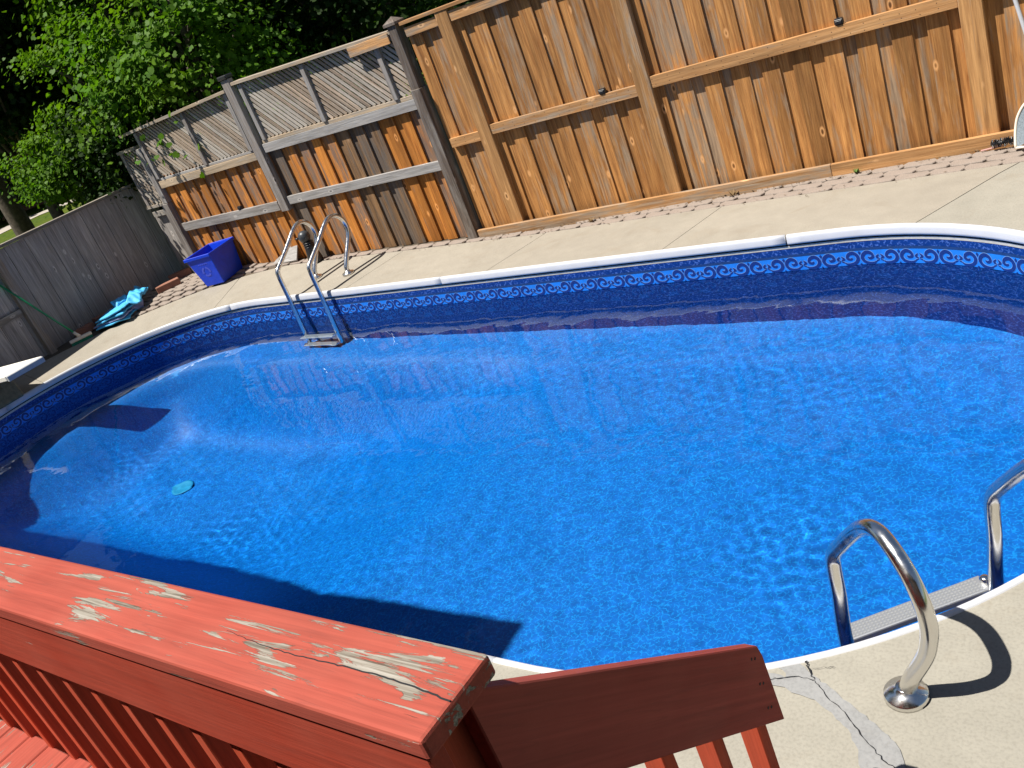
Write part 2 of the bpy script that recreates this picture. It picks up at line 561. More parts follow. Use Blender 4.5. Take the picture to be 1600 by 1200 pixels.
link('ground', ring_mesh('ground', [.03, .3, .7, 1.1, 2, 3.2, 5, 9, 16, 30, 60, 130, 280],
     lambda a, b: ground_z(a, b) - .035 if sdist(a, b) < 2.2 else (-.02 if sdist(a, b) < 6 else -.3), M_lawn), kind='structure')
link('paver_bed', ring_mesh('paver_bed', [.3, .55, .8, 1.1, 1.5, 1.9], lambda a, b: ground_z(a, b) - .016, M_bed, 120, -1.5, LS + math.pi * CR, False), kind='structure')
pth = MB()
pa = [(-40.1, 16.5), (-40.1, 18.8), (-40.1, 20.6), (-39.8, 21.3), (-39.1, 22.0), (-37.9, 22.8), (-34.0, 24.5)]
pb_ = [(-36.5, 14.8), (-37.1, 17.2), (-37.6, 19.2), (-37.8, 20.2), (-37.8, 21.2), (-36.6, 22.0), (-33.0, 23.6)]
pth.add([(x, y, -.28) for x, y in pa] + [(x, y, -.28) for x, y in pb_], [(i, i + 7, i + 8, i + 1) for i in range(6)])
pth.build('path', M_path, kind='structure')

# ------------------------------------------------------------------ concrete deck in slabs
deck = empty('pool_deck', kind='structure')


def deck_w(s):
    """how far the concrete reaches"""
    s = s % LTOT
    far, left, near = LS, LS + math.pi * CR, 2 * LS + math.pi * CR
    if s < far: return .805
    if s < left:
        t = (s - far) / (math.pi * CR)
        return .82 - .10 * min(1, t / .25) if t < .5 else .72 + (t - .5) * 2 * 1.18
    if s < near: return 1.9
    t = (s - near) / (math.pi * CR)
    return 1.9 + 1.2 * math.sin(min(1, t / .5) * math.pi / 2) if t < .5 else 3.1 - (t - .5) * 2 * 2.28


def slab(s0, s1, mat):
    n = max(4, int((s1 - s0) / .12)); k = 7
    vs = []; fs = []
    for i in range(n + 1):
        s = s0 + (s1 - s0) * i / n
        (a, b), nn = outline(s)
        w = deck_w(s)
        sk = .24 if (s % LTOT) < LS * .9 or (s % LTOT) > LTOT - 1.6 else 0.0
        for q in range(k):
            d = w * q / (k - 1)
            aa = a + nn[0] * d + nn[1] * sk * d; bb = b + nn[1] * d - nn[0] * sk * d
            bb = min(bb, 6.755)
            xw, yw, _ = W(aa, bb)
            aa, bb = F(max(xw, -11.325), yw)
            vs.append(W(aa, bb, ground_z(aa, bb)))
    for i in range(n):
        for q in range(k - 1):
            fs.append((i * k + q, i * k + q + 1, (i + 1) * k + q + 1, (i + 1) * k + q))
    # sides
    rim = [i * k for i in range(n + 1)] + [n * k + q for q in range(1, k)] + [i * k + k - 1 for i in range(n - 1, -1, -1)] + [q for q in range(k - 2, 0, -1)]
    m = len(vs)
    for r in rim: x, y, z = vs[r]; vs.append((x, y, z - .03))
    for i in range(len(rim)):
        j = (i + 1) % len(rim)
        fs.append((rim[i], rim[j], m + j, m + i))
    return link('slab', mk('slab', vs, fs, mat), None, deck)


def s_far(a): return CB - a
seams = [-.53, s_far(-3.64), s_far(-5.45), s_far(-7.36), LS + .75, LS + 2.9, LS + 4.9, LS + math.pi * CR + 2.2, LS + math.pi * CR + 4.6,
         2 * LS + math.pi * CR + .1, 2 * LS + math.pi * CR + 3.4]
for i, s0 in enumerate(seams):
    s1 = seams[i + 1] if i + 1 < len(seams) else seams[0] + LTOT
    slab(s0 + .003, s1 - .003, M_conc2 if i >= len(seams) - 3 else M_conc)

# the mended crack beside the ladder
def off_pool(x, y, m=.02):
    a, b = F(x, y); c = min(max(a, CA), CB); d = math.hypot(a - c, b - AX)
    if d < CR + m: k = (CR + m) / d; a = c + (a - c) * k; b = AX + (b - AX) * k
    return W(a, b)[:2]
patch = MB()
pv = [(-1.215, 2.20), (-1.130, 2.235), (-1.085, 2.165), (-1.010, 2.118), (-.945, 2.075), (-.870, 2.018), (-.80, 1.965), (-.745, 1.925), (-.700, 1.83), (-.66, 1.70), (-.64, 1.56), (-.76, 1.55), (-.79, 1.70),
      (-.815, 1.80), (-.86, 1.895), (-.905, 1.955), (-.95, 2.002), (-1.03, 2.043), (-1.16, 2.072), (-1.24, 2.09), (-1.21, 2.125), (-1.13, 2.115), (-1.165, 2.15)]
pv2 = []
for i, p in enumerate(pv):
    q = pv[(i + 1) % len(pv)]
    for k in range(4):
        t = k / 4
        pv2.append((p[0] * (1 - t) + q[0] * t + random.uniform(-.006, .006), p[1] * (1 - t) + q[1] * t + random.uniform(-.006, .006)))
pv2 = [off_pool(x, y) for x, y in pv2]
patch.add([(x, y, .004) for x, y in pv2], [tuple(range(len(pv2)))[::-1]])
po = patch.build('concrete_patch', M_patch, deck)
def crack(pts, w):
    m = MB(); out = []
    for p, q in zip(pts[:-1], pts[1:]):
        for k in range(6):
            t = k / 6; out.append((p[0] * (1 - t) + q[0] * t + random.uniform(-.004, .004), p[1] * (1 - t) + q[1] * t + random.uniform(-.004, .004)))
    out.append(pts[-1]); out = [off_pool(*p) for p in out]
    n = len(out); L = []; Rr = []
    for i, (x, y) in enumerate(out):
        x0, y0 = out[max(0, i - 1)]; x1, y1 = out[min(n - 1, i + 1)]
        d = math.hypot(x1 - x0, y1 - y0) or 1; ww = w * random.uniform(.25, 1) * (.3 if i in (0, n - 1) else 1)
        L.append((x - (y1 - y0) / d * ww, y + (x1 - x0) / d * ww, .008)); Rr.append((x + (y1 - y0) / d * ww, y - (x1 - x0) / d * ww, .008))
    m.add(L + Rr, [(i, n + i, n + i + 1, i + 1) for i in range(n - 1)])
    return m.build('crack', M_dark, deck)
crack([(-1.105, 2.236), (-1.085, 2.195), (-1.07, 2.165), (-1.035, 2.115)], .0032)
crack([(-1.035, 2.115), (-.99, 2.065), (-.913, 2.004), (-.849, 1.929), (-.79, 1.87), (-.73, 1.83), (-.69, 1.74)], .0022)
crack([(-1.21, 2.075), (-1.155, 2.102), (-1.09, 2.125), (-1.035, 2.115)], .0018)
crack([(-1.065, 2.16), (-1.02, 2.175), (-.985, 2.185)], .0014)

# ------------------------------------------------------------------ pavers along the fences
ANG_AB = R(3.0)
def fence_y(x):
    return 7.22 if x > -5.8 else 7.32 + (-5.8 - x) * math.tan(ANG_AB) - .03
def bound_b(a):
    """inner edge of the paved strip (pool axes)"""
    if a > CA: return 6.765
    t = math.pi / 2
    for _ in range(60):
        w = .82 - .10 * min(1, (t - math.pi / 2) / math.pi / .25)
        if CA + (CR + w) * math.cos(t) <= a: break
        t += .02
    return AX + (CR + w) * math.sin(t) + .02
pav = empty('paver_strip', kind='structure')
def paver_mesh(L, Dp, k):
    rr = random.Random(k)
    g = .0085; h = L / 2 - g; w = Dp / 2 - g; c = L * .13
    pl = [(-h - c * .55, 0), (-h + c * .45, -w), (0, -w - .008), (h - c * .45, -w), (h + c * .55, 0), (h - c * .45, w), (0, w - .008), (-h + c * .45, w)]
    pl = [(x + rr.uniform(-.005, .005), y + rr.uniform(-.004, .004)) for x, y in pl]
    n = len(pl); vs = [(x, y, -.05) for x, y in pl] + [(x, y, -.006) for x, y in pl] + [(x * .965, y * .93, 0) for x, y in pl]
    fs = [tuple(range(2 * n, 3 * n))]
    for i in range(n):
        j = (i + 1) % n
        fs += [(i, j, n + j, n + i), (n + i, n + j, 2 * n + j, 2 * n + i)]
    return mk('paver', vs, fs, M_paver)
PL, PD = .235, .118
pms = [paver_mesh(PL, PD, k) for k in range(6)]
rows = [6.826 + PD * k for k in range(-10, 5)]
for ri, b in enumerate(rows):
    a = -11.6 + (PL / 2 if ri % 2 else 0)
    while a < 1.2:
        x, y, _ = W(a, b)
        if b - .045 > bound_b(a) - .02 and y < fence_y(x) + .03 and x > -11.25:
            o = link('paver', pms[random.randrange(6)], None, pav, (x, y, ground_z(a, b) + random.uniform(-.002, .004)),
                     (random.uniform(-.01, .01), random.uniform(-.01, .01), -.0637 + random.uniform(-.02, .02)))
        a += PL

# ------------------------------------------------------------------ swimming pool: liner, border, coping
pool = empty('swimming_pool', W((CA + CB) / 2, AX, 0), label='oval in-ground swimming pool with blue scroll-bordered liner and white coping', cat='pool')
PINV = Matrix.Translation(-Vector(pool.location))


def pool_part(name, me, parent=pool):
    me.transform(PINV)
    o = link(name, me, None, parent)
    o.cycles.is_caustics_receiver = True
    return o


def wall_strip(name, z0, z1, off, mat, n=260, rows=1):
    vs = []; fs = []; uv = []
    for i in range(n + 1):
        s = LTOT * i / n
        (a, b), _ = outline(s, -off)
        for r in range(rows + 1):
            z = z0 + (z1 - z0) * r / rows
            vs.append(W(a, b, z)); uv.append((s, z))
    k = rows + 1
    for i in range(n):
        for r in range(rows):
            fs.append((i * k + r, i * k + r + 1, (i + 1) * k + r + 1, (i + 1) * k + r))
    me = mk(name, vs, fs, mat, True)
    ul = me.uv_layers.new(name='UVMap')
    for lp in me.loops: ul.data[lp.index].uv = uv[lp.vertex_index]
    return me


wall = pool_part('wall_liner', wall_strip('wall_liner', -.098, -1.10, .006, M_wall, rows=4))
pool_part('liner_track', wall_strip('liner_track', -.076, -.097, .008, M_track), pool)
pool_part('shadow_gap', wall_strip('shadow_gap', -.055, -.077, .002, M_dark), pool)
pool_part('border_band', wall_strip('border_band', -.166, -.270, .0085, M_band), wall)
pool_part('border_edge', wall_strip('border_edge', -.146, -.1655, .0085, M_edge), wall)

# the printed scrolls
def ribbon(pts, wids, s0, per, zc, hh, off, vs, fs, mirror=False, grow=0.0):
    P = [Vector((p[0], p[1])) for p in pts]
    sp = spline([(p.x, p.y, 0) for p in P], 5)
    n = len(sp); base = len(vs)
    for i, q in enumerate(sp):
        d = (sp[min(i + 1, n - 1)] - sp[max(i - 1, 0)]); d.x *= per; d.y *= hh
        d.normalize()
        f = i / (n - 1) * (len(wids) - 1); k = min(int(f), len(wids) - 2); w = (wids[k] + (wids[k + 1] - wids[k]) * (f - k)) + grow
        for sg in (-1, 1):
            x = q.x * per - d.y * w * sg; z = q.y * hh + d.x * w * sg
            if mirror: x = per - x
            (a, b), _ = outline(s0 + x, -off)
            vs.append(W(a, b, zc + z))
    for i in range(n - 1):
        fs.append((base + 2 * i, base + 2 * i + 1, base + 2 * i + 3, base + 2 * i + 2))
BZ, BH = -.270, .104
N_MOT = 96; PER = LTOT / N_MOT
C_st = [(.70, .52), (.75, .43), (.825, .53), (.795, .77), (.685, .88), (.585, .71), (.56, .44), (.62, .19), (.73, .09), (.85, .11), (.895, .20)]
C_w = [.005, .009, .010, .0125, .0125, .0115, .010, .007, .005]
V_st = [(.985, .36), (.925, .50), (.975, .68)]
V_w = [.003, .010, .003]
V2 = [(.895, .16), (.93, .26), (.985, .30)]
dv, df, ov, of = [], [], [], []
for k in range(N_MOT):
    s0 = k * PER
    for mir in (False, True):
        for st, ww in ((C_st, C_w), (V_st, V_w), (V2, [.002, .005, .002])):
            ribbon(st, ww, s0, PER, BZ, BH, .0112, dv, df, mir)
            ribbon(st, ww, s0, PER, BZ, BH, .0100, ov, of, mir, .0022)
    nb = len(dv)
    for (x, z) in ((.5, 1.0), (.535, .86), (.5, .70), (.465, .86)):
        (a, b), _ = outline(s0 + x * PER, -.0112); dv.append(W(a, b, BZ + z * BH))
    df.append((nb, nb + 1, nb + 2, nb + 3))
    nb = len(dv)
    for (x, z) in ((.5, .12), (.53, .05), (.5, .0), (.47, .05)):
        (a, b), _ = outline(s0 + x * PER, -.0112); dv.append(W(a, b, BZ + z * BH))
    df.append((nb, nb + 1, nb + 2, nb + 3))
props(pool_part('scroll_outline', mk('scroll_outline', ov, of, M_outline), wall), kind='stuff')
props(pool_part('scroll_print', mk('scroll_print', dv, df, M_scroll), wall), kind='stuff')

# floor
vs = []; fs = []; uv = []
nF, kF = 300, 44
for i in range(nF):
    s = LTOT * i / nF
    (a0, b0), _ = outline(s, -.006)
    ac = min(max(a0, CA + .35), CB - .35); bc = AX
    for q in range(kF):
        t = q / (kF - 1)
        a = a0 + (ac - a0) * t; b = b0 + (bc - b0) * t
        z = floor_z(a, b, t)
        if q == 0: z = -1.095
        vs.append(W(a, b, z)); uv.append(W(a, b)[:2])
for i in range(nF):
    j = (i + 1) % nF
    for q in range(kF - 1):
        fs.append((i * kF + q, j * kF + q, j * kF + q + 1, i * kF + q + 1))
me = mk('floor_liner', vs, fs, M_floor, True)
ul = me.uv_layers.new(name='UVMap')
for lp in me.loops: ul.data[lp.index].uv = uv[lp.vertex_index]
floor = pool_part('floor_liner', me)
_da, _db = -8.42, 3.86
dz = floor_z(_da, _db, (CR - abs(_db - AX)) / CR)
dd = MB().lathe([(.12, 0), (.12, .008), (.10, .014), (.09, .010), (.02, .012)], 24, (*W(_da, _db)[:2], dz + .015))
pool_part('drain', dd.mesh('drain', M_drain, True), floor)

# coping, one piece per length
def coping(s0, s1):
    prof = [(-.016, -.02), (-.016, .006), (-.004, .009), (.008, .007), (.015, -.002), (.018, -.016), (.0205, -.044), (.0205, -.056), (.016, -.062), (.004, -.063)]
    n = max(3, int((s1 - s0) / .1)); k = len(prof); vs = []; fs = []
    for i in range(n + 1):
        s = s0 + (s1 - s0) * i / n
        for (u, z) in prof:
            (a, b), _ = outline(s, -u); vs.append(W(a, b, z))
    for i in range(n):
        for q in range(k - 1): fs.append((i * k + q, (i + 1) * k + q, (i + 1) * k + q + 1, i * k + q + 1))
    fs += [tuple(range(k)), tuple(n * k + q for q in range(k))[::-1]]
    me = mk('coping', vs, fs, M_white, True)
    return pool_part('coping', me)
cop = [s_far(-2.62), s_far(-5.98), LS + .48, LS + 3.4, LS + math.pi * CR + .9, LS + math.pi * CR + 3.6, LS + math.pi * CR + 6.41, 2 * LS + math.pi * CR + 3.0]
gaps = [.014, .002, .002, .002, .002, .002, .005, .002]
for i, s0 in enumerate(cop):
    s1 = cop[i + 1] if i + 1 < len(cop) else cop[0] + LTOT
    coping(s0 + gaps[i] / 2, s1 - gaps[(i + 1) % len(cop)] / 2)

# ------------------------------------------------------------------ water: a rippled refracting sheet
STEP = .022
ga = np.arange(CA - CR - .03, CB + CR + .05, STEP); gb = np.arange(AX - CR - .03, AX + CR + .05, STEP)
A, B = np.meshgrid(ga, gb, indexing='xy')
Z = np.zeros_like(A)
def waves(A, B, n, l0, l1, slope, seed):
    r = np.random.default_rng(seed); z = np.zeros_like(A)
    for _ in range(n):
        lam = math.exp(r.uniform(math.log(l0), math.log(l1))); th = r.uniform(0, 2 * math.pi); k = 2 * math.pi / lam
        z += slope / k / math.sqrt(n) * 1.4 * np.sin(k * (A * math.cos(th) + B * math.sin(th)) + r.uniform(0, 6.3))
    return z
long_w = waves(A, B, 26, .45, 1.4, .0125, 1)
mid_w = waves(A, B, 26, .18, .4, .0065, 2)
fine_w = waves(A, B, 40, .06, .13, .030, 3)
def blob(a0, b0, ra, rb): return np.exp(-((A - a0) / ra) ** 2 - ((B - b0) / rb) ** 2)
pat = .5 + .5 * np.tanh(2.2 * (waves(A, B, 14, 1.2, 3.2, 1.0, 9) * 3))
msk = .05 + .09 * pat + .16 * blob(-6.2, 2.7, 3.2, .55) + .13 * (.5 + .5 * np.tanh((A + 4.6) / 1.2)) + .75 * blob(-2.2, 3.35, .38, .34) + .30 * blob(-2.9, 4.9, .8, .35) + .22 * blob(-7.6, 5.1, 1.0, .3) + .25 * blob(-8.9, 4.9, .35, .3) + .30 * blob(-10.0, 3.4, .35, .35) + .16 * blob(-5.0, 5.0, 2.2, .7) + .3 * blob(-7.6, 2.9, .4, .25)
Z = long_w * (.55 + .45 * pat) + mid_w * (.35 + .5 * pat + .5 * (.5 + .5 * np.tanh((A + 4.6) / 1.2))) + fine_w * msk
# round ripples spreading near the ladder
rr = np.hypot(A + 2.35, B - 3.4)
Z += .00016 * np.sin(rr * 2 * math.pi / .09) * np.exp(-(rr / .7) ** 2)
rr = np.hypot(A + 2.7, B - 5.55)
Z += .00022 * np.sin(rr * 2 * math.pi / .08) * np.exp(-(rr / .6) ** 2)
X = A * E1[0] + B * E2[0]; Yy = A * E1[1] + B * E2[1]
co = np.stack([X, Yy, WZ + Z], -1).reshape(-1, 3)
cc = np.clip(A, CA, CB)
ins = (np.hypot(A - cc, B - AX) - CR) < .02
na, nb_ = len(ga), len(gb)
idx = np.arange(na * nb_).reshape(nb_, na)
q = np.stack([idx[:-1, :-1], idx[:-1, 1:], idx[1:, 1:], idx[1:, :-1]], -1).reshape(-1, 4)
insf = ins.reshape(-1)
q = q[insf[q].all(1)]
used = np.unique(q); remap = -np.ones(na * nb_, int); remap[used] = np.arange(len(used))
me = bpy.data.meshes.new('water')
me.vertices.add(len(used)); me.vertices.foreach_set('co', co[used].ravel())
me.loops.add(len(q) * 4); me.loops.foreach_set('vertex_index', remap[q].ravel())
me.polygons.add(len(q)); me.polygons.foreach_set('loop_start', np.arange(0, len(q) * 4, 4))
me.polygons.foreach_set('use_smooth', np.ones(len(q), bool))
me.update(); me.validate()
wo = link('water', me, M_water, kind='structure')
wo.cycles.is_caustics_caster = True

# ------------------------------------------------------------------ fences
# ---- newer cedar fence
nf = empty('cedar_fence', (-2.5, 7.32, 0), label='tall orange cedar board fence with rails and kickboard behind the pool', cat='fence')
def NF(x, y, z): return (x + 2.5, y - 7.32, z)
FT = 2.12
m_front = MB().box(-.070, .070, -.006, .009, 0, FT - .06).mesh('board', M_new)
m_back = MB().box(-.070, .070, .010, .026, 0, FT - .06).mesh('board', M_new)
posts_n = [(-5.22, .145), (-3.53, .14), (-1.05, .15), (1.4, .15)]
def clear_of_posts(x, half): return all(abs(x - p) > w / 2 + half - .01 for p, w in posts_n)
x = -5.69
while x < 2.4:
    link('board', m_front, None, nf, NF(x + .070, 7.322 + random.uniform(-.001, .002), .02))
    link('board', m_back, None, nf, NF(x + .19, 7.322 + random.uniform(-.001, .002), .02))
    x += .2413
for (p, w) in posts_n:
    MB().box(-w / 2, w / 2, -.058, .082, 0, FT + .02).build('post', M_newpost, nf, bevel=.006, loc=NF(p, 7.32, .015))
def rail_n(x0, x1, z0, z1, mat=M_newx, y0=7.274, y1=7.312):
    return MB().box(-(x1 - x0) / 2, (x1 - x0) / 2, 0, y1 - y0, 0, z1 - z0).build('rail', mat, nf, bevel=.002, loc=NF((x0 + x1) / 2, y0, z0))
rail_n(-5.65, -5.296, .945, 1.033); rail_n(-5.146, -3.602, .975, 1.066); rail_n(-3.458, -1.127, 1.010, 1.105); rail_n(-.973, 1.322, 1.03, 1.12)
rail_n(-5.68, -5.296, 2.03, 2.115); rail_n(-5.146, -3.602, 2.03, 2.12); rail_n(-3.458, -1.127, 2.04, 2.13); rail_n(-.973, 1.322, 2.05, 2.14)
MB().box(-4.1, 4.1, -.075, .06, 0, .03).build('cap_rail', M_newx, nf, bevel=.002, loc=NF(-1.6, 7.33, 2.145))
for (x0, x1) in ((-5.70, -2.169), (-2.166, 2.2)):
    MB().box(-(x1 - x0) / 2, (x1 - x0) / 2, 0, .038, -.02, .096).build('kickboard', M_newx, nf, bevel=.003, loc=NF((x0 + x1) / 2, 7.222, 0))

nl = MB()
for (x0, x1, z0) in ((-5.12, -3.63, .975), (-3.43, -1.15, 1.01), (-5.6, -5.33, .945)):
    x = x0
    while x < x1:
        for dz_ in (.022, .066):
            xx = x + random.uniform(-.02, .02); zz = z0 + dz_ + random.uniform(-.008, .008); r_ = .0034
            nl.add([NF(xx + r_ * math.cos(t), 7.2734, zz + r_ * math.sin(t)) for t in (0, 1.05, 2.09, 3.14, 4.19, 5.24)], [(0, 1, 2, 3, 4, 5)])
        x += .1206
props(nl.build('nail_heads', M_dark, nf), kind='stuff')

# ---- older lattice-topped fence: local x runs left from the dark post, local -y faces the pool
lf = empty('lattice_fence', (-5.8, 7.32, 0), rz=0.0, label='older grey and orange board fence topped with diagonal lattice panels', cat='fence')
ca, sa = math.cos(ANG_AB), math.sin(ANG_AB)
RAB = (0, 0, -ANG_AB)
def LF(s, off, z):
    """s along the fence to the left of the dark post; off towards the pool is negative"""
    return (-s * ca + off * sa, s * sa + off * ca, z)
def lbox(name, s0, s1, y0, y1, z0, z1, mat, bevel=.002, z0b=None, z1b=None):
    """box along the fence; z0b, z1b: heights at s1 when the piece is not level"""
    z0b = z0 if z0b is None else z0b; z1b = z1 if z1b is None else z1b
    L = s1 - s0; zc = z0
    m = MB().add([(L / 2, y0, 0), (L / 2, y1, 0), (L / 2, y0, z1 - zc), (L / 2, y1, z1 - zc), (-L / 2, y0, z0b - zc), (-L / 2, y1, z0b - zc), (-L / 2, y0, z1b - zc), (-L / 2, y1, z1b - zc)],
                 [(0, 1, 3, 2), (4, 6, 7, 5), (0, 2, 6, 4), (1, 5, 7, 3), (0, 4, 5, 1), (2, 3, 7, 6)])
    return m.build(name, mat, lf, bevel=bevel, loc=LF((s0 + s1) / 2, 0, zc), rot=RAB)
m_of = MB().box(-.066, .066, -.003, .018, 0, 1.36).mesh('board', M_old)
m_ob = MB().box(-.066, .066, .020, .036, 0, 1.36).mesh('board', M_old)
m_ofd = MB().box(-.066, .066, -.003, .018, 0, 1.36).mesh('board', M_olddark)
m_obd = MB().box(-.066, .066, .020, .036, 0, 1.36).mesh('board', M_olddark)
s = .10
while s < 4.72:
    z = .015 + .0206 * s
    dk = .55 < s < 1.75 or 2.2 < s < 2.5
    link('board', m_ofd if dk and random.random() < .75 else m_of, None, lf, LF(s, random.uniform(0, .003), z), RAB)
    link('board', m_obd if dk and random.random() < .75 else m_ob, None, lf, LF(s + .112, random.uniform(0, .003), z), RAB)
    s += .224
# rails
lbox('rail', .03, 2.475, -.042, 0, 1.385, 1.485, M_greyx); lbox('rail_cap', .02, 2.46, -.03, .03, 1.487, 1.525, M_tanx)
lbox('rail', 2.665, 4.69, -.042, 0, 1.335, 1.42, M_tanx, z0b=1.315, z1b=1.405); lbox('rail_cap', 2.665, 4.67, -.03, .03, 1.424, 1.452, M_greyx, z0b=1.408, z1b=1.44)
lbox('rail', .045, 2.48, -.04, 0, .757, .852, M_greyx); lbox('rail', 2.68, 4.675, -.04, 0, .715, .822, M_greyx)
# caps
lbox('cap_rail', .03, 2.49, -.07, .045, 2.105, 2.140, M_tanx, z0b=2.17, z1b=2.205)
lbox('cap_rail', 2.63, 4.95, -.08, .05, 2.125, 2.16, M_tanx, z0b=2.05, z1b=2.085)
lbox('cap_board', .06, .62, -.085, -.07, 2.03, 2.125, M_newx)
# studs
for (s0, z0, z1) in ((.30, 1.525, 2.10), (1.37, 1.525, 2.13), (2.40, 1.525, 2.16), (2.70, 1.45, 2.12), (3.60, 1.44, 2.09), (4.66, 1.44, 2.05)):
    lbox('stud', s0 - .03, s0 + .03, -.046, .0, z0, z1, M_greyz)
# posts
lbox('post', -.06, .045, -.07, .05, 1.56, 2.17, M_darkz, .004)
lbox('post', -.075, .05, -.085, .06, .0, 1.57, M_darkz, .004)
pc = MB().add([(-.075, -.085, 0), (.075, -.085, 0), (.075, .065, 0), (-.075, .065, 0), (-.075, -.085, .025), (.075, -.085, .025), (.075, .065, .025), (-.075, .065, .025), (0, -.01, .075)],
              [(0, 1, 5, 4), (1, 2, 6, 5), (2, 3, 7, 6), (3, 0, 4, 7), (4, 5, 8), (5, 6, 8), (6, 7, 8), (7, 4, 8), (3, 2, 1, 0)])
pc.build('post_cap', M_darkz, lf, loc=LF(-.005, 0, 2.172), rot=RAB)
lbox('post', 2.495, 2.625, -.075, .0, .70, 2.25, M_greyz, .004)
lbox('post_cap', 2.485, 2.64, -.095, .02, 2.255, 2.30, M_blackpl, .01)
lbox('post', 4.72, 4.86, -.06, .07, .06, 1.12, M_greyz, .004)
lbox('post', 4.715, 4.815, -.05, .04, 1.125, 1.86, M_greyz, .004)
# the short lattice wing past the corner post
lbox('stud', 5.16, 5.22, -.03, .02, 1.14, 1.86, M_greyz); lbox('cap_rail', 4.82, 5.24, -.05, .04, 1.862, 1.90, M_tanx)
lbox('rail', 4.82, 5.26, -.03, .03, 1.10, 1.14, M_tanx); lbox('rail', 4.83, 5.20, -.02, .03, .98, 1.05, M_sidex)
m_wing = MB().box(-.066, .066, .03, .046, 0, .92).mesh('board', M_side)
for k in range(3): link('board', m_wing, None, lf, LF(4.93 + .135 * k, 0, .06), RAB)
# lattice slats
def clip_slat(s0, s1, z0, z1, c, sgn, sk=0.0):
    """the part of the 45 degree line z = c + sgn*s that lies in the panel"""
    lo, hi = s0, s1
    if sgn > 0: lo = max(lo, z0 - c); hi = min(hi, (z1 - sk * s0 - c) / (1 - sk))
    else: lo = max(lo, c - z1); hi = min(hi, c - z0)
    return (lo, hi) if hi - lo > .03 else None
def lattice(s0, s1, z0, z1, pitch, sk=0.0):
    hw = .0265
    back = MB()
    c = z0 - s1 - .1
    while c < z1 - s0 + .25:
        for sgn in (1,):
            r = clip_slat(s0, s1, z0, z1, c, 1, sk)
            if r:
                lo, hi = r; zm = c + (lo + hi) / 2; sm = (lo + hi) / 2; L = (hi - lo) / 2
                poly = [(-L, -L - hw), (L, L - hw), (L, L + hw), (-L, -L + hw)]
                poly = [(-p[0], p[1]) for p in poly]
                # local z along the slat so that the grain follows it
                m = MB().box(-.0155, .0155, -.015, -.004, -L * math.sqrt(2), L * math.sqrt(2))
                o = m.build('slat', M_lat, lf, loc=LF(sm, random.uniform(-.001, .001), zm), rot=(0, 0, 0))
                o.rotation_euler = (Matrix.Rotation(-ANG_AB, 4, 'Z') @ Matrix.Rotation(R(-45), 4, 'Y')).to_euler()
        c += pitch
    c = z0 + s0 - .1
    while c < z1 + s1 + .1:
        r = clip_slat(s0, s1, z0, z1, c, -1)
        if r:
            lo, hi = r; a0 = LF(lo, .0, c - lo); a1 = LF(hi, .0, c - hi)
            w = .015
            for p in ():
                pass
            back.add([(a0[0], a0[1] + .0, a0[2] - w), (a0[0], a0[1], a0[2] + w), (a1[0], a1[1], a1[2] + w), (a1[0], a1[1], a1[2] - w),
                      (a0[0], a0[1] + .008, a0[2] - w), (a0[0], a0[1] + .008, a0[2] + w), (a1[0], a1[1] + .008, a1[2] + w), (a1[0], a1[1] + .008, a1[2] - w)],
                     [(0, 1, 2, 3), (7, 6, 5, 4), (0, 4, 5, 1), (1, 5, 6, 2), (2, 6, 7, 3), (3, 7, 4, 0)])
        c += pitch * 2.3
    back.build('lattice_backing', M_darkz, lf, kind='stuff')  # same wood as the slats, with their shade put into a darker colour
lattice(.05, 2.44, 1.528, 2.108, .071, .0264); lattice(2.67, 4.68, 1.452, 2.125, .071, -.032); lattice(4.83, 5.17, 1.142, 1.86, .071)

# ---- low grey fence on the left
gf = empty('grey_fence', (-11.36, 5.5, .05), label='low weathered grey board fence in shade at the left end of the pool', cat='fence')
m_gb = MB().box(-.009, .009, -.0675, .0675, 0, 1.36).mesh('board', M_side)
y = 2.35
k = 0
while y < 8.0:
    if True:
        link('board', m_gb, None, gf, (0 if k % 2 else -.006, y - 5.5, .03 + random.uniform(-.004, .004)))
    y += .1385; k += 1
for y in (5.55, 3.1): MB().box(.011, .095, -.048, .048, 0, 1.38).build('post', wood_mat('side_post', (.44, .34, .25), (.25, .185, .13), (.36, .33, .30), .3), gf, bevel=.004, loc=(0, y - 5.5, .03))
MB().box(.0, .035, -1.17, 1.165, 0, .085).build('rail', M_sidex, gf, bevel=.003, loc=(.012, 4.33 - 5.5, .60))
MB().add([(-.06, -2.75, 0), (.07, -2.75, 0), (.07, 2.4, -.06), (-.06, 2.4, -.06), (-.06, -2.75, .035), (.07, -2.75, .035), (.07, 2.4, -.025), (-.06, 2.4, -.025)],
         [(0, 3, 2, 1), (4, 5, 6, 7), (0, 1, 5, 4), (1, 2, 6, 5), (2, 3, 7, 6), (3, 0, 4, 7)]).build('cap_rail', M_sidex, gf, loc=(0, 5.5 - 5.5, 1.435))

# ------------------------------------------------------------------ raised wooden deck with its railing
def DK(a, b, z): return W(a, b, z)
DZ = -R(3.65)
FLZ = .63
wd = empty('wooden_deck', DK(-2.6, 0.2, FLZ), DZ, label='raised deck floor of peeling red painted boards below the railing', cat='deck')
m_fb = MB().box(-.069, .069, -1.6, .42, -.036, 0).mesh('floor_board', M_red_floor, bevel=.004)
for k in range(38):
    link('floor_board', m_fb, None, wd, (-2.0 + .1435 * k, random.uniform(-.006, .006), 0))
MB().box(-2.1, 3.4, .30, .34, -.62, -.038).build('skirt_board', M_red_x, wd)
rl = empty('deck_railing', DK(-.98, .66, FLZ), DZ, label='red painted deck railing with wide peeling cap and close balusters', cat='railing')
def RLp(a, b, z): return (a + .98, b - .66, z - FLZ)
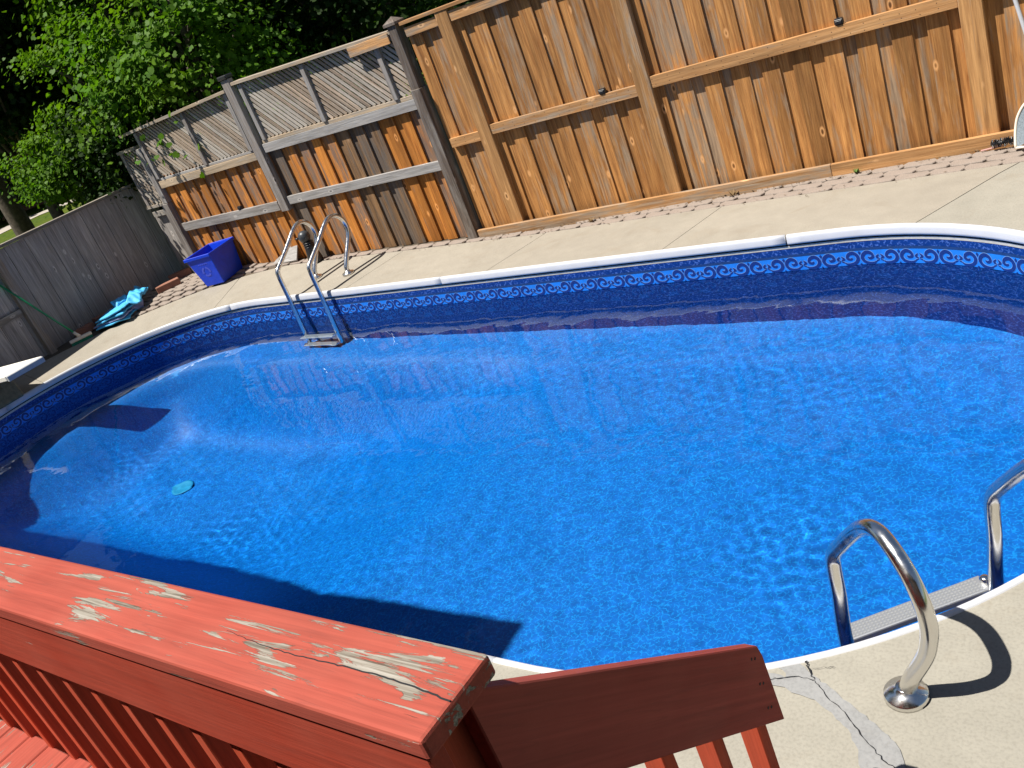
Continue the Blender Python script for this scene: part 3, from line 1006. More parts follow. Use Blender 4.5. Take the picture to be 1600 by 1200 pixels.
# cap: a wide board, worn round edges
capL = 3.6
cm = MB(); prof = []
wc, tc_ = .185, .045
cm.box(-capL / 2, capL / 2, -wc / 2, wc / 2, -tc_, 0)
cap = cm.build('cap', M_red_cap, rl, bevel=.007, segs=2, loc=RLp(-.981 - capL / 2, .6545, 1.4437))
MB().box(-capL / 2, capL / 2, -.019, .019, -.19, 0).build('apron', M_red_x, rl, bevel=.003, loc=RLp(-1.0 - capL / 2, .5885, 1.396))
MB().box(-capL / 2, capL / 2, -.019, .019, -.09, 0).build('back_rail', M_red_x, rl, bevel=.003, loc=RLp(-1.1 - capL / 2, .710, 1.396))
ck = MB(); cp = []
for k in range(60):
    t = k / 59; cp.append((1.797 - .62 * t, -.012 + .020 * t + .006 * math.sin(t * 6.5) + random.uniform(-.0012, .0012)))
L0 = []; R0 = []
for k, (x, y) in enumerate(cp):
    w = .0016 * (1 - k / 59) ** .6 + .0003
    L0.append((x, y + w, .0006)); R0.append((x, y - w, .0006))
ck.add(L0 + R0, [(i, 60 + i, 61 + i, i + 1) for i in range(59)])
ck.build('crack', M_dark, cap)
m_bal = MB().box(-.019, .019, -.037, .037, -1.0, 0).mesh('baluster', M_red_z, bevel=.003)
for k in range(20):
    link('baluster', m_bal, None, rl, RLp(-1.29 - .1605 * k, .648, 1.394))
MB().box(-.045, .045, -.045, .045, -1.38, 0).build('post', M_red_z, rl, bevel=.004, loc=RLp(-1.086, .652, 1.396))

st = empty('stair_railing', DK(-.98, .72, FLZ), DZ, label='dark red stair handrail board sloping down towards the pool with square balusters', cat='railing')
def STp(a, b, z): return (a + .98, b - .72, z - FLZ)
def ztop(b): return 1.363 - .853 * (b - .748)
sl_a = math.atan(.853); hb0, hb1 = .682, 1.552
L_ = (hb1 - hb0) / math.cos(sl_a); hw_ = .202; tn = math.tan(sl_a); pl_ = tn * hw_
zc_ = ztop(hb0) - 1.396            # the top is notched level under the cap
hb = MB().prism([(zc_ * math.sin(sl_a), -zc_ * math.cos(sl_a)), (zc_ / math.sin(sl_a), 0), (L_ - .03, 0), (L_ + .004, -.024), (L_ + pl_ - .006, -hw_), (pl_, -hw_)], -.019, .019, 'y')
ho = hb.build('handrail', M_red_st, st, bevel=.003)
ho.location = STp(-1.019, hb0, ztop(hb0))
ho.rotation_euler = (Matrix.Rotation(R(90), 4, 'Z') @ Matrix.Rotation(sl_a, 4, 'Y')).to_euler()
for k, b in enumerate((.908, 1.094, 1.28, 1.472)):
    z1 = ztop(b) - .10; z0 = max(.02, ztop(b) - 1.15)
    MB().box(-.030, .030, 0, .042, 0, z1 - z0).build('baluster', M_red_z, st, bevel=.003, loc=STp(-1.069, b, z0))
for k in range(6):                 # screw heads along the board's end
    q = (L_ - .03 - .02 * (k % 2) + (k // 2) * .075 * tn * .9, -.03 - (k // 2) * .065)
    MB().lathe([(.004, 0), (.004, .0008), (.001, .001)], 8).build('screw', M_dark, ho, loc=(q[0] - .012, -.0192, q[1]), rot=(R(90), 0, 0))

# ------------------------------------------------------------------ steel ladders
def flange(parent, p, r=.068):
    return MB().lathe([(r, 0), (r, .012), (r * .96, .022), (r * .55, .030), (r * .40, .045), (r * .38, .046)], 28).build('flange', M_steel, parent, smooth=True, loc=p)
def ladder(name, label, rails, treads, tr_dir, r=.026):
    base = Vector(rails[0][0])
    t = empty(name, base, label=label, cat='ladder', group='stainless steel pool ladders')
    for pts in rails:
        sp = spline([Vector(p) - base for p in pts], 7)
        o = MB().tube(sp, r, 18).build('rail', M_steel, t, smooth=True)
        o.cycles.is_caustics_receiver = True
        flange(t, Vector(pts[0]) - base)
    for (p, q, wdt) in treads:
        p = Vector(p) - base; q = Vector(q) - base; d = (q - p); L = d.length; d.normalize(); n = Vector((-d.y, d.x, 0))
        ang = math.atan2(d.y, d.x)
        o = MB().box(0, L, 0, wdt, -.028, 0).build('tread', M_tread, t, bevel=.006, segs=2, loc=p, rot=(0, 0, ang))
        o.cycles.is_caustics_receiver = True
        studs = MB(); nx = int(L / .014); ny = int(wdt / .014)
        for i in range(2, nx - 1):
            for j in range(1, ny):
                x = i * .014; y = j * .014
                studs.box(x - .0034, x + .0034, y - .0034, y + .0034, 0, .0018)
        props(studs.build('grip_pattern', M_stud, o), kind='stuff')
        for e in (p, q):
            MB().lathe([(.017, -.02), (.02, -.014), (.02, .012), (.012, .02)], 12).build('bolt', M_steel, t, smooth=True, loc=e + n * wdt * .5 + Vector((0, 0, .004)))
    return t
def rear_rail(a):
    P = [(6.325, 0), (6.328, .05), (6.335, .10), (6.37, .155), (6.45, .255), (6.54, .37), (6.572, .46), (6.555, .56), (6.48, .635), (6.39, .645), (6.29, .598), (6.12, .478), (5.96, .375), (5.89, .325), (5.872, .26), (5.868, .1), (5.862, -.2), (5.855, -.6), (5.85, -1.1)]
    return [W(a, b, z + (ground_z(a, b) if k < 2 else 0)) for k, (b, z) in enumerate(P)]
ladder('pool_ladder', 'steel pool ladder with two arched handrails at the far edge, beside the blue box',
       [rear_rail(-7.636), rear_rail(-8.165)],
       [(W(-8.165, 5.84, z), W(-7.636, 5.84, z), -.085) for z in (-.74, -1.0)], 0)
near1 = [(-.747, 2.108, 0), (-.742, 2.107, .03), (-.712, 2.102, .10), (-.665, 2.092, .19), (-.643, 2.088, .25), (-.630, 2.085, .33), (-.638, 2.092, .42), (-.675, 2.135, .50), (-.752, 2.222, .553), (-.83, 2.295, .51), (-.94, 2.375, .365), (-.980, 2.402, .30), (-.992, 2.408, .24), (-1.0, 2.410, .12), (-1.017, 2.412, -.05), (-1.035, 2.43, -.3), (-1.08, 2.47, -.8), (-1.1, 2.49, -1.1)]
off = Vector((.447, .345, 0))
near2 = [tuple(Vector(p) + off) for p in near1]
ladder('pool_ladder', 'large steel pool ladder with bent handrail and perforated tread beside the cracked concrete',
       [near1, near2], [((-1.035, 2.470, -.165), (-.60, 2.806, -.165), .085), ((-1.06, 2.49, -.47), (-.625, 2.826, -.47), .085), ((-1.08, 2.51, -.77), (-.645, 2.846, -.77), .085)], 0)

# ------------------------------------------------------------------ diving board
db = empty('diving_board', W(-11.0, 3.75, 0), DZ, label='white diving board on an olive stand over the left end of the pool', cat='diving board')
def DBp(a, b, z): return (a + 11.0, b - 3.75, z)
c4 = [(-10.37, 4.17, .372), (-10.40, 3.73, .372), (-11.30, 3.60, .33), (-11.30, 4.02, .33)]
top = [DBp(*p) for p in c4]; bot = [(x, y, z - .055) for x, y, z in top]
b_ = MB().add(top + bot, [(0, 3, 2, 1), (4, 5, 6, 7), (0, 1, 5, 4), (1, 2, 6, 5), (2, 3, 7, 6), (3, 0, 4, 7)])
b_.build('board', M_board, db, bevel=.006, segs=2)
MB().box(-.02, .02, -.215, .215, -.062, -.002).build('board_edge', M_boardside, db, bevel=.004, loc=DBp(-10.368, 3.95, .369), rot=(0, 0, -.06))
MB().prism([(-.16, 0), (.22, 0), (.14, .275), (-.12, .26)], -.17, .17, 'y').build('stand', M_stand, db, bevel=.02, loc=DBp(-11.05, 3.80, .0))

# ------------------------------------------------------------------ blue recycling box
bxp = (-9.72, 7.20); gz = ground_z(*F(*bxp))
bb = empty('recycling_box', (*bxp, gz), R(12), label='open blue plastic recycling box with a printed symbol, by the lattice fence', cat='recycling box')
def frus(x0, y0, x1, y1, z0, z1): return [(-x0, -y0, z0), (x0, -y0, z0), (x0, y0, z0), (-x0, y0, z0), (-x1, -y1, z1), (x1, -y1, z1), (x1, y1, z1), (-x1, y1, z1)]
H = .40
outer = frus(.14, .22, .195, .265, 0, H); inner = frus(.132, .212, .186, .256, .012, H)
outer = [(x - .05 * z / H, y + .02 * z / H, z) for x, y, z in outer]; inner = [(x - .05 * z / H, y + .02 * z / H, z) for x, y, z in inner]
MB().add(outer + inner, [(0, 3, 2, 1), (0, 1, 5, 4), (1, 2, 6, 5), (2, 3, 7, 6), (3, 0, 4, 7), (8, 9, 10, 11), (12, 13, 9, 8), (13, 14, 10, 9), (14, 15, 11, 10), (15, 12, 8, 11),
                         (4, 5, 13, 12), (5, 6, 14, 13), (6, 7, 15, 14), (7, 4, 12, 15)]).build('body', M_bluebox, bb, bevel=.008, segs=2)
rimm = MB()
for (x0, x1, y0, y1) in ((-.209, .209, -.279, -.263), (-.209, .209, .263, .279), (-.209, -.193, -.2635, .2635), (.193, .209, -.2635, .2635)): rimm.box(x0 - .05, x1 - .05, y0 + .02, y1 + .02, H - .032, H + .006)
rimm.build('rim', M_bluebox, bb, bevel=.004)
lg = MB(); tilt = (.265 - .22 - .02) / H
def onface(u, v): return (u - .02, -.2215 - (v) * tilt - .0015, v)
for k in range(3):
    t0 = math.pi / 2 + k * 2 * math.pi / 3
    pts = []
    for j in range(7):
        t = t0 + .25 + j / 6 * 1.35
        pts.append((math.cos(t), math.sin(t)))
    n = len(pts)
    lg.add([onface(.065 * c * 1.0, .19 + .065 * s_) for c, s_ in pts] + [onface(.042 * c, .19 + .042 * s_) for c, s_ in pts], [(i, i + 1, n + i + 1, n + i) for i in range(n - 1)])
    t = t0 + .25 + 1.35
    lg.add([onface(.078 * math.cos(t), .19 + .078 * math.sin(t)), onface(.029 * math.cos(t), .19 + .029 * math.sin(t)), onface(.055 * math.cos(t + .38), .19 + .055 * math.sin(t + .38))], [(0, 1, 2)])
for k in range(5): lg.add([onface(-.07 + .03 * k, .285), onface(-.05 + .03 * k, .285), onface(-.05 + .03 * k, .30), onface(-.07 + .03 * k, .30)], [(0, 1, 2, 3)])
lg.build('printed_symbol', M_logo, bb)

# ------------------------------------------------------------------ folded tarp
tp = (-10.92, 6.42); gz = ground_z(*F(*tp))
ta = empty('folded_tarp', (*tp, gz + .0), R(-62), label='bright blue folded tarp lying in a heap below the grey fence', cat='tarp')
def sheet(w, d, z0, th, name, mat, loc, rot, wob, seed):
    r = random.Random(seed); nx, ny = 16, 12; vs = []; fs = []
    ph = [r.uniform(0, 6.3) for _ in range(6)]
    for lay in (0, 1):
        for j in range(ny + 1):
            for i in range(nx + 1):
                x = (i / nx - .5) * w; y = (j / ny - .5) * d
                z = wob * 1.4 * (math.sin(x * 17 + ph[0]) * math.sin(y * 13 + ph[1]) + .7 * math.sin(x * 33 + y * 21 + ph[2]) + .4 * math.sin(x * 61 - y * 47 + ph[5]))
                e = min(i, nx - i) / nx * 2; f = min(j, ny - j) / ny * 2
                edge = min(1, e * 5) * min(1, f * 5)
                zz = z0 + z + (th * (.45 + .55 * edge) if lay else 0)
                vs.append((x + .012 * math.sin(y * 25 + ph[3]), y + .012 * math.sin(x * 19 + ph[4]), zz))
    n1 = (nx + 1) * (ny + 1)
    for j in range(ny):
        for i in range(nx):
            a = j * (nx + 1) + i
            fs += [(a, a + nx + 1, a + nx + 2, a + 1), (n1 + a, n1 + a + 1, n1 + a + nx + 2, n1 + a + nx + 1)]
    for i in range(nx):
        a = i; b = ny * (nx + 1) + i; fs += [(a, a + 1, n1 + a + 1, n1 + a), (b, n1 + b, n1 + b + 1, b + 1)]
    for j in range(ny):
        a = j * (nx + 1); b = a + nx; fs += [(a, n1 + a, n1 + a + nx + 1, a + nx + 1), (b, b + nx + 1, n1 + b + nx + 1, n1 + b)]
    me = mk(name, vs, fs, mat, False)
    return link(name, me, None, ta, loc, rot)
sheet(.46, .40, .0, .022, 'fold', M_tarp, (.08, -.02, .004), (0, 0, .12), .003, 1)
sheet(.44, .38, .0, .022, 'fold', M_tarp2, (.07, -.02, .032), (.03, .01, -.06), .003, 2)
sheet(.42, .36, .0, .026, 'fold', M_tarp, (.09, -.01, .062), (.07, .0, .02), .0025, 3)
sheet(.40, .34, .0, .024, 'fold', M_tarp, (.10, .0, .098), (.12, -.02, .08), .002, 6)
sheet(.36, .24, .0, .03, 'fold', M_tarp2, (-.14, .06, .07), (-.25, .15, .5), .014, 4)
sheet(.44, .16, .0, .035, 'fold', M_tarp, (-.16, .16, .13), (-.35, .1, .15), .010, 5)
sheet(.30, .12, .0, .03, 'fold', M_tarp, (-.10, .02, .13), (-.5, -.1, -.3), .010, 7)
r_ = MB().tube(spline([(-.40, -.12, .045), (-.25, -.16, .055), (-.1, -.17, .05), (.08, -.19, .045), (.2, -.16, .04)], 5), [.030 + .008 * math.sin(k * 1.7) for k in range(21)], 10)
r_.build('roll', M_tarp, ta)
r_ = MB().tube(spline([(-.36, .02, .06), (-.22, -.06, .085), (-.1, -.1, .07), (.0, -.12, .05)], 5), [.034 + .008 * math.sin(k * 2.1) for k in range(16)], 10)
r_.build('roll', M_tarp, ta)

ta.scale = (1.15, 1.15, 1.1)

# ------------------------------------------------------------------ bricks
def brick(x, y, rz, dims, label, z=0.0, tilt=0.0):
    a, b = F(x, y)
    me = MB().box(-dims[0] / 2, dims[0] / 2, -dims[1] / 2, dims[1] / 2, 0, dims[2]).mesh('brick', M_brick, bevel=.005)
    o = link('loose_brick', me, None, None, (x, y, ground_z(a, b) + z), (tilt, 0, rz))
    props(o, label=label, cat='brick', group='loose bricks along the grey fence')
brick(-10.80, 7.12, R(60), (.32, .12, .085), 'long red brick lying nearest the recycling box, in front of another brick')
brick(-11.0, 7.50, R(55), (.30, .11, .085), 'red brick in the fence corner, behind the brick nearest the recycling box')
brick(-11.15, 6.72, R(86), (.26, .11, .09), 'red brick half hidden behind the blue tarp')
brick(-11.17, 6.30, R(84), (.26, .11, .09), 'red brick between the blue tarp and the broom head')
brick(-11.16, 5.98, R(88), (.24, .11, .09), 'dark red brick behind the white broom head')

# ------------------------------------------------------------------ broom
br = empty('push_broom', (-11.0, 5.80, .04), R(62), label='push broom with green handle, white head and green bristles leaning on the grey fence', cat='broom')
inv = Matrix.Rotation(-R(62), 3, 'Z')
MB().box(-.14, .14, -.03, .03, .075, .115).build('head', M_cream, br, bevel=.012, segs=2)
bs = MB()
for i in range(26):
    for j in range(5):
        x = -.128 + i * .0102; y = -.022 + j * .011; t = random.uniform(-.004, .004)
        bs.add([(x - .004, y, .076), (x + .004, y, .076), (x + t + .004, y + t + (j - 2) * .006, 0), (x + t - .004, y + t + (j - 2) * .006, 0), (x, y - .004, .076), (x, y + .004, .076), (x + t, y + .004 + (j - 2) * .006, .0), (x + t, y - .004 + (j - 2) * .006, .0)], [(0, 1, 2, 3), (4, 5, 6, 7)])
props(bs.build('bristles', M_bristle, br), kind='stuff')
h0 = inv @ Vector((0, 0, .11)); h1 = inv @ Vector((-.33, -.36, 1.05))
dd_ = (h1 - h0).normalized()
MB().tube([h0 - dd_ * .0, h0 + dd_ * .09], [.024, .017], 12).build('socket', M_cream, br, smooth=True)
MB().tube([h0 + dd_ * .06, h0 + dd_ * 1.18], .0125, 10).build('handle', M_green, br, smooth=True)

# ------------------------------------------------------------------ things at the foot of the lattice fence
def AB(s, off): v = LF(s, off, 0); return (v[0] - 5.8, v[1] + 7.32)
x, y = AB(2.33, -.16); gz = ground_z(*F(x, y))
bf = empty('garden_figure', (x, y, gz), R(25), label='small black garden figure at the fence foot, seen through the far ladder', cat='figure')
MB().lathe([(.085, 0), (.09, .03), (.075, .12), (.062, .20), (.055, .25), (.03, .27)], 18).build('body', M_blackpl, bf, smooth=True)
for k in range(3): MB().lathe([(.060, -.006), (.067, 0), (.060, .006)], 18).build('rib', M_blackpl, bf, smooth=True, loc=(0, 0, .20 + .026 * k))
MB().lathe([(.02, -.075), (.055, -.055), (.072, -.01), (.066, .035), (.04, .062), (.01, .07)], 18).build('head', simple('dark_grey_plastic', (.045, .05, .058), .4, var=.3), bf, smooth=True, loc=(-.012, 0, .325))
MB().lathe([(.018, 0), (.012, .03), (.002, .055)], 8).build('beak', M_blackpl, bf, smooth=True, loc=(-.07, -.02, .33), rot=(0, -1.5, .3))
x, y = AB(2.93, -.10); gz = ground_z(*F(x, y))
sp_ = MB().add([(-.26, 0, 0), (.20, 0, 0), (.20, .10, .15), (.12, .12, .17), (-.26, .05, .02), (-.26, 0, .02), (.20, -.01, .022), (.20, .095, .165), (.12, .115, .185), (-.26, .05, .04)],
               [(0, 4, 3, 2, 1), (5, 6, 7, 8, 9), (0, 1, 6, 5), (1, 2, 7, 6), (2, 3, 8, 7), (3, 4, 9, 8), (4, 0, 5, 9)])
so = sp_.build('plank_offcut', M_greyx, loc=(x, y, gz + .004), rot=RAB)
props(so, label='pale grey plank offcut leaning on the fence foot left of the black figure', cat='plank')

# solar lights on the rails
def solar(x, y, z, rz, label):
    t = empty('solar_light', (x, y, z), rz, label=label, cat='light', group='small black solar lights on the fence rails')
    MB().box(-.032, .032, -.02, .02, 0, .042).build('housing', M_blackpl, t, bevel=.006)
    MB().box(-.026, .026, -.018, .016, .043, .047).build('panel', M_glass, t)
    MB().box(-.022, .022, -.026, -.0205, .008, .03).build('lens', M_blackpl, t, bevel=.002)
solar(-3.92, 7.29, 1.068, 0, 'black solar light on the cedar rail left of the centre post')
solar(-1.91, 7.29, 1.107, 0, 'black solar light on the cedar rail nearest the right post')
v = LF(3.40, -.02, .818); solar(v[0] - 5.8, v[1] + 7.32, .824, -ANG_AB, 'black solar light on the grey rail above the recycling box')

# pool net leaning on the fence
pn = empty('pool_net', (-.87, 7.10, 0), label='leaf skimmer net with white frame and white pole against the cedar fence', cat='pool net')
fr_ = [(.0, -.03, .02), (.005, .02, .12), (.03, .06, .22), (.10, .085, .30), (.25, .09, .33), (.42, .09, .31), (.48, .06, .2), (.49, .0, .04)]
MB().tube(spline(fr_ + [(.25, -.05, .015), (.0, -.03, .02)], 5), .009, 8).build('frame', M_cream, pn, smooth=True)
nv = spline(fr_, 4); nm = MB(); c0 = Vector((.25, .01, .10))
nm.add([c0] + [tuple(p) for p in nv], [(0, i + 1, i + 2) for i in range(len(nv) - 1)])
nm.build('net', M_net, pn)
MB().tube([(.25, .085, .33), (.155, .10, .60), (.085, .105, 1.02), (-.04, .11, 1.75), (-.12, .115, 2.2)], .014, 10).build('pole', M_white, pn, smooth=True)
pb = empty('scrub_brush', (-.955, 7.15, .012), label='black bristled pool brush on the pavers beside the net', cat='brush')
bm_ = MB()
for k in range(260):
    t = random.uniform(-.07, .07); a_ = random.uniform(0, 6.3); rr_ = random.uniform(.02, .036)
    p = Vector((t, 0, .04)); qv = p + Vector((random.uniform(-.006, .006), math.cos(a_) * rr_, math.sin(a_) * rr_))
    bm_.add([p, p + Vector((.004, 0, 0)), qv + Vector((.004, 0, 0)), qv], [(0, 1, 2, 3)])
props(bm_.build('bristles', M_blackpl, pb), kind='stuff')
MB().tube([(-.075, 0, .04), (.075, 0, .04)], .012, 8).build('core', M_blackpl, pb, smooth=True)
props(MB().tube([(-1.10, 7.165, .012), (-.96, 7.185, .016)], .006, 6).build('broken_stick', M_pink), label='thin pink stick lying on the pavers by the brush', cat='stick')

# weeds in the joints
def weed(x, y, n, h, label):
    m = MB(); z = ground_z(*F(x, y))
    for _ in range(n):
        a_ = random.uniform(0, 6.3); l = h * random.uniform(.5, 1); w = .006
        d = Vector((math.cos(a_), math.sin(a_), random.uniform(.4, 1.6))).normalized() * l; s_ = Vector((-math.sin(a_), math.cos(a_), 0)) * w
        m.add([(0, 0, 0), tuple(d * .5 + s_), tuple(d), tuple(d * .5 - s_)], [(0, 1, 2, 3)])
    props(m.build('weed', M_weed, loc=(x, y, z)), label=label, cat='weed', group='weeds in the paver joints')
weed(-1.98, 7.20, 22, .06, 'bright green weed growing at the kickboard below the right bay')
M_weed = simple('dry_weed', (.22, .14, .06), .8, var=.3)
weed(-2.98, 7.18, 26, .08, 'dry brown weed at the kickboard near the centre post')
weed(-4.35, 7.15, 22, .06, 'dry brown twigs at the kickboard halfway to the dark post')

# dry leaf litter and grit swept against the kickboard and the paver joints
M_litter = simple('dry_litter', (.15, .10, .055), .9, var=.4, vs=60)
lt = MB()
for k in range(420):
    if k < 300:
        x = random.uniform(-5.6, .6); y = 7.215 - abs(random.gauss(0, .035))
    else:
        a_ = random.uniform(-9.5, .2); b_l = 6.755 + random.gauss(0, .03); x, y, _ = W(a_, b_l)
        y = min(y, fence_y(x) - .01)
    z = ground_z(*F(x, y)) + .004 + random.uniform(0, .006); t = random.uniform(0, 6.3); l = random.uniform(.004, .016); w = l * random.uniform(.25, .6)
    c, d = math.cos(t), math.sin(t); h = random.uniform(0, .006)
    lt.add([(x - c * l, y - d * l, z), (x + d * w, y - c * w, z + h), (x + c * l, y + d * l, z + h * .5), (x - d * w, y + c * w, z + h)], [(0, 1, 2, 3)])
lt.build('leaf_litter', M_litter, label='dry leaf litter along the foot of the fence', cat='litter', kind='stuff')

# ------------------------------------------------------------------ trees
def leafset(P, N, size, r):
    """lobed leaves at points P with normals N"""
    n = len(P)
    prof = np.array([(0, -.5), (.30, -.34), (.52, -.02), (.27, .08), (.30, .36), (0, .56), (-.30, .36), (-.27, .08), (-.52, -.02), (-.30, -.34)])
    k = len(prof)
    up = r.normal(size=(n, 3)); U = np.cross(N, up); U /= np.linalg.norm(U, axis=1, keepdims=True) + 1e-9
    V = np.cross(N, U)
    sz = size * r.uniform(.6, 1.25, n)
    co = P[:, None, :] + (U[:, None, :] * prof[None, :, :1] + V[:, None, :] * prof[None, :, 1:]) * sz[:, None, None]
    co += N[:, None, :] * (-.18 * np.abs(prof[None, :, :1]) * sz[:, None, None])
    return co.reshape(-1, 3), k
def leaf_mesh(name, P, N, size, mat, r):
    co, k = leafset(P, N, size, r); n = len(P)
    me = bpy.data.meshes.new(name)
    me.vertices.add(len(co)); me.vertices.foreach_set('co', co.ravel())
    me.loops.add(n * k); me.loops.foreach_set('vertex_index', np.arange(n * k))
    me.polygons.add(n); me.polygons.foreach_set('loop_start', np.arange(0, n * k, k))
    me.materials.append(mat); me.update(); me.validate()
    return me
def tree(name, label, cat, x, y, z0, h_trunk, cz, rad, rz, n_clump, per, size, mat, seed, group='trees beyond the fences', trunk_r=.14):
    r = np.random.default_rng(seed)
    t = empty(name, (x, y, z0), label=label, cat=cat, group=group)
    u = r.normal(size=(n_clump, 3)); u /= np.linalg.norm(u, axis=1, keepdims=True)
    rr = r.uniform(.45, 1.0, n_clump) ** .6
    Cn = u * rr[:, None] * np.array([rad, rad, rz]) * r.uniform(.8, 1.15, (n_clump, 1)) + np.array([0, 0, cz])
    mb = MB(); tr = MB()
    top = Vector((r.uniform(-.2, .2), r.uniform(-.2, .2), cz + rz * .4))
    tp_ = spline([(0, 0, -.2), (.05, -.03, h_trunk * .5), (top.x * .5, top.y * .5, h_trunk), tuple(top)], 5)
    mb.tube(tp_, [trunk_r * (1 - .8 * k / (len(tp_) - 1)) for k in range(len(tp_))], 9)
    for c in Cn[::max(1, n_clump // 26)]:
        f = r.uniform(.35, .95); k = int(f * (len(tp_) - 1)); s0 = tp_[k]; e = Vector(c)
        md = (s0 + e) * .5 + Vector((0, 0, .12 * (e - s0).length))
        q_ = spline([tuple(s0), tuple(md), tuple(e)], 4)
        mb.tube(q_, [trunk_r * .34 * (1 - .85 * i / (len(q_) - 1)) for i in range(len(q_))], 6)
    mb.build('trunk', M_bark, t, smooth=True)
    P = []; N = []
    for c, uu in zip(Cn, u):
        m = int(per * r.uniform(.6, 1.4)); cr = rad * .165 * r.uniform(.6, 1.5)
        q_ = r.normal(size=(m, 3)) * np.array([cr, cr, cr * .55])
        P.append(c + q_)
        nn = r.normal(size=(m, 3)) * .55 + uu * .55 + np.array([-.15, -.25, .75])
        N.append(nn / np.linalg.norm(nn, axis=1, keepdims=True))
    P = np.concatenate(P); N = np.concatenate(N)
    link('crown', leaf_mesh('crown', P, N, size, mat, r), None, t)
    return t
def at(u, v, dist):
    d = RW @ np.array([u - 800.0, v - 600.0, 1446.84]); d /= math.hypot(d[0], d[1]); p = CAM + d * dist
    return float(p[0]), float(p[1]), float(p[2])
def plant(name, label, cat, u, v, dist, rad, rz, n_clump, per, size, mat, seed, **kw):
    x, y, z = at(u, v, dist)
    tree(name, label, cat, x, y, -.2, max(.6, z - rz * .6), z + .2, rad, rz, n_clump, per, size, mat, seed, **kw)
plant('maple_tree', 'large bright green maple rising over the lattice panels left of the middle', 'tree', 285, 75, 13.5, 1.3, 1.5, 52, 230, .080, M_leaf[0], 21)
plant('maple_tree', 'bright maple crown at the top edge, left of the large maple', 'tree', 175, 10, 15.0, 1.05, 1.05, 36, 210, .085, M_leaf[0], 22)
plant('locust_tree', 'feathery light green locust in front of the maples, above the fence corner', 'tree', 175, 160, 14.4, 1.0, 1.25, 40, 240, .060, M_leaf[1], 23)
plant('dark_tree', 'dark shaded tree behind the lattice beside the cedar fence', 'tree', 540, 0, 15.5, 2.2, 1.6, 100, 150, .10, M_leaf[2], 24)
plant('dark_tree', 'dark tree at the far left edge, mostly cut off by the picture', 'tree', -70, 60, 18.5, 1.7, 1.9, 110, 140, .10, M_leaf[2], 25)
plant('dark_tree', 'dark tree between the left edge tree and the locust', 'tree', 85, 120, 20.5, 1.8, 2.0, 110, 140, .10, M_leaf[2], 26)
plant('leafy_shrub', 'low light green shrub standing over the grey fence top', 'shrub', 112, 262, 14.8, .75, .62, 55, 170, .055, M_leaf[1], 27, group='shrubs beyond the grey fence', trunk_r=.06)
plant('leafy_shrub', 'darker shrub beside the lattice wing at the fence corner', 'shrub', 190, 235, 14.2, .75, .8, 50, 150, .065, M_leaf[2], 28, group='shrubs beyond the grey fence', trunk_r=.06)
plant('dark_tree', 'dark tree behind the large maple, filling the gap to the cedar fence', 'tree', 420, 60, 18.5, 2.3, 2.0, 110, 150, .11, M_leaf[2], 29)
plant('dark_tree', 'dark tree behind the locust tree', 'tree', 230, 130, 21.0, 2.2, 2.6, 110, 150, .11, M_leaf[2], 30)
# taller trees whose canopies stand above the frame and shade the ones below
def tall(name, label, x, y, cz, rad, rz, n_clump, seed):
    tree(name, label, 'tree', x, y, -.2, cz - rz * .7, cz, rad, rz, n_clump, 80, .2, M_leaf[2], seed, trunk_r=.24)
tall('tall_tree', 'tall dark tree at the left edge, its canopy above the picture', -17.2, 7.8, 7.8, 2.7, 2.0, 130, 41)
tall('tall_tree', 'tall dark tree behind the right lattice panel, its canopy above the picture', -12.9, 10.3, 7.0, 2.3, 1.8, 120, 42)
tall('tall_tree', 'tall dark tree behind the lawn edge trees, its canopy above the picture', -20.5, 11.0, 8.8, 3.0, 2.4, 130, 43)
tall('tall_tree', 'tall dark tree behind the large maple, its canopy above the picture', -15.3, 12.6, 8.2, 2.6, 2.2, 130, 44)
# far wood
r = np.random.default_rng(77)
n = 30000
az0 = math.atan2(.783, -.60); az1 = math.atan2(.44, -.90)
az = r.uniform(az0 - .1, az1 + .25, n); ds = r.uniform(46, 62, n); hz = r.beta(1.2, 1.5, n) * 13.5
hz *= .75 + .25 * np.sin(az * 23) * np.sin(az * 57 + 1)
P = np.stack([np.cos(az) * ds, np.sin(az) * ds, hz + .2], -1)
N = r.normal(size=(n, 3)) + np.array([0, -.3, .9]); N /= np.linalg.norm(N, axis=1, keepdims=True)
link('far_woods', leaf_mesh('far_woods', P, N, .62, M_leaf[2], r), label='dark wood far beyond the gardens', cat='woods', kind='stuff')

# a neighbour's house glimpsed between the trees
x, y, z = at(8, 214, 52)
nh = empty('far_house', (x, y, -.3), R(58), label='distant red brick house with a pinkish red roof between the trees', cat='house')
MB().box(-1.9, 1.9, -1.6, 1.6, 0, 2.2).build('wall', M_farwall, nh)
MB().prism([(-2.2, 2.2), (2.2, 2.2), (0, 4.0)], -1.9, 1.9, 'y').build('roof', M_farroof, nh)
for xx in (-.9, .9):
    MB().box(xx - .4, xx + .4, -1.66, -1.6, .8, 1.8).build('window', M_glass, nh)

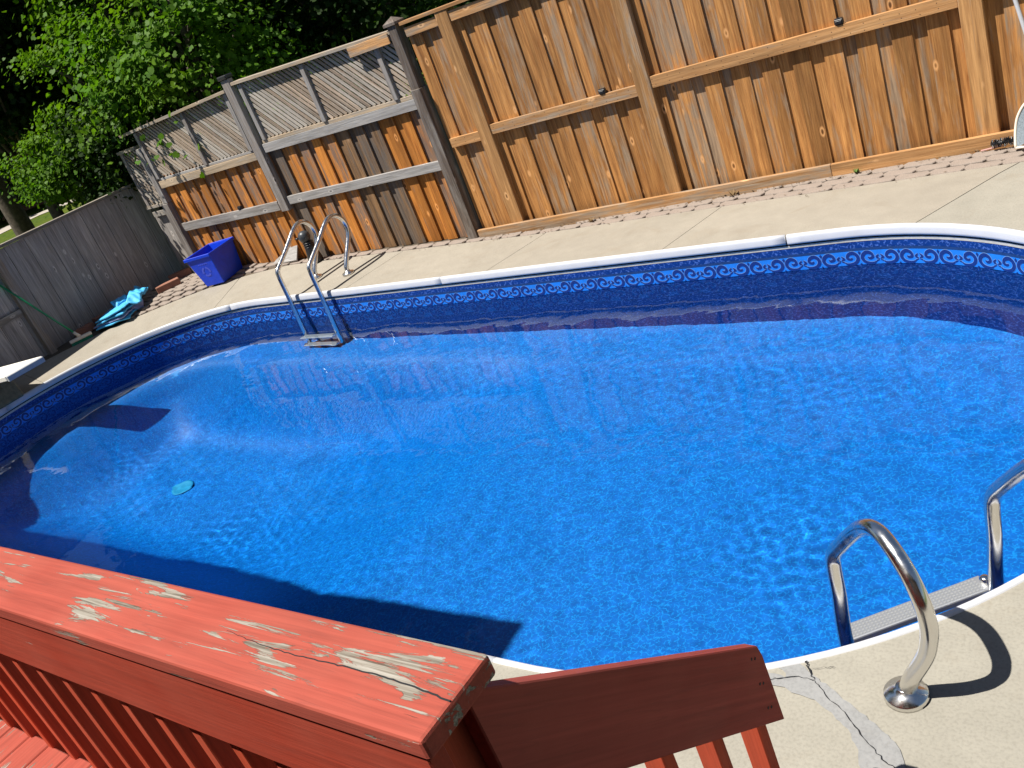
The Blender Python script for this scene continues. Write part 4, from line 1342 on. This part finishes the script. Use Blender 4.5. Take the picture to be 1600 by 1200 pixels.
# ------------------------------------------------------------------ the house whose eave shades the near edge of the pool
hs = empty('house', (-7.3, -3.0, 0), label='beige sided house with dark shingle roof beside the deck', cat='house')
def HS(x, y): return (x + 7.3, y + 3.0)
x0, y0 = HS(-9.6, -6.5); x1, y1 = HS(-5.25, .55)
MB().box(x0, x1, y0, y1, 0, 3.75).build('wall', M_siding, hs)
x0, y0 = HS(-10.1, -7.0); x1, y1 = HS(-4.68, 1.13)
ro = MB().add([(x0, y0, 3.78), (x1, y0, 3.78), (x1, y1, 3.78), (x0, y1, 3.78), (x0, y0, 3.93), (x1, y0, 3.93), (x1, y1, 3.93), (x0, y1, 3.93), ((x0 + x1) / 2, y0 + 2.6, 4.95), ((x0 + x1) / 2, y1 - 2.6, 4.95)],
              [(0, 3, 2, 1), (0, 1, 5, 4), (1, 2, 6, 5), (2, 3, 7, 6), (3, 0, 4, 7), (4, 5, 8), (5, 6, 9, 8), (6, 7, 9), (7, 4, 8, 9)])
ro.build('roof', M_roof, hs)
pr_ = [HS(-11.2, -1.0), HS(-5.6, -1.0), HS(-5.6, 1.08), HS(-6.6, 1.26), HS(-8.0, 1.42), HS(-11.2, 1.42)]
MB().prism(pr_, 3.60, 3.72, 'z').build('porch_roof', M_roof, hs)
for xx in (-8.6, -6.6):
    a_, b__ = HS(xx, .55)
    w_ = MB().box(a_ - .5, a_ + .5, b__ - .02, b__ + .04, 1.2, 2.5).build('window', M_white, hs)
    MB().box(a_ - .43, a_ + .43, b__ + .042, b__ + .05, 1.27, 2.43).build('pane', M_glass, w_)

x0, y0 = HS(-5.44, -7.5); x1, y1 = HS(6.0, -2.1)  # unseen wing behind the camera, added to keep sky light off the railing
MB().box(x0, x1, y0, y1, 0, 3.74).build('wall', M_farwall, hs)
x0, y0 = HS(-3.85, -8.0); x1, y1 = HS(6.5, -.55)  # its unseen eave is stretched forward to shade the deck and darken the balusters
MB().add([(x0, y0, 3.77), (x1, y0, 3.77), (x1, y1, 3.77), (x0, y1, 3.77), (x0, y0, 3.92), (x1, y0, 3.92), (x1, y1, 3.92), (x0, y1, 3.92), (x0, (y0 + y1) / 2, 5.4), (x1, (y0 + y1) / 2, 5.4)],
         [(0, 3, 2, 1), (0, 1, 5, 4), (1, 2, 6, 9, 5), (2, 3, 7, 6), (3, 0, 4, 8, 7), (4, 5, 9, 8), (6, 7, 8, 9)]).build('roof', M_roof, hs)
a_, b__ = HS(-1.2, -2.1)
d_ = MB().box(a_ - .9, a_ + .9, b__ - .02, b__ + .05, .66, 2.75).build('door', M_white, hs)
MB().box(a_ - .82, a_ - .03, b__ + .052, b__ + .06, .74, 2.67).build('pane', M_glass, d_)
MB().box(a_ + .03, a_ + .82, b__ + .052, b__ + .06, .74, 2.67).build('pane', M_glass, d_)
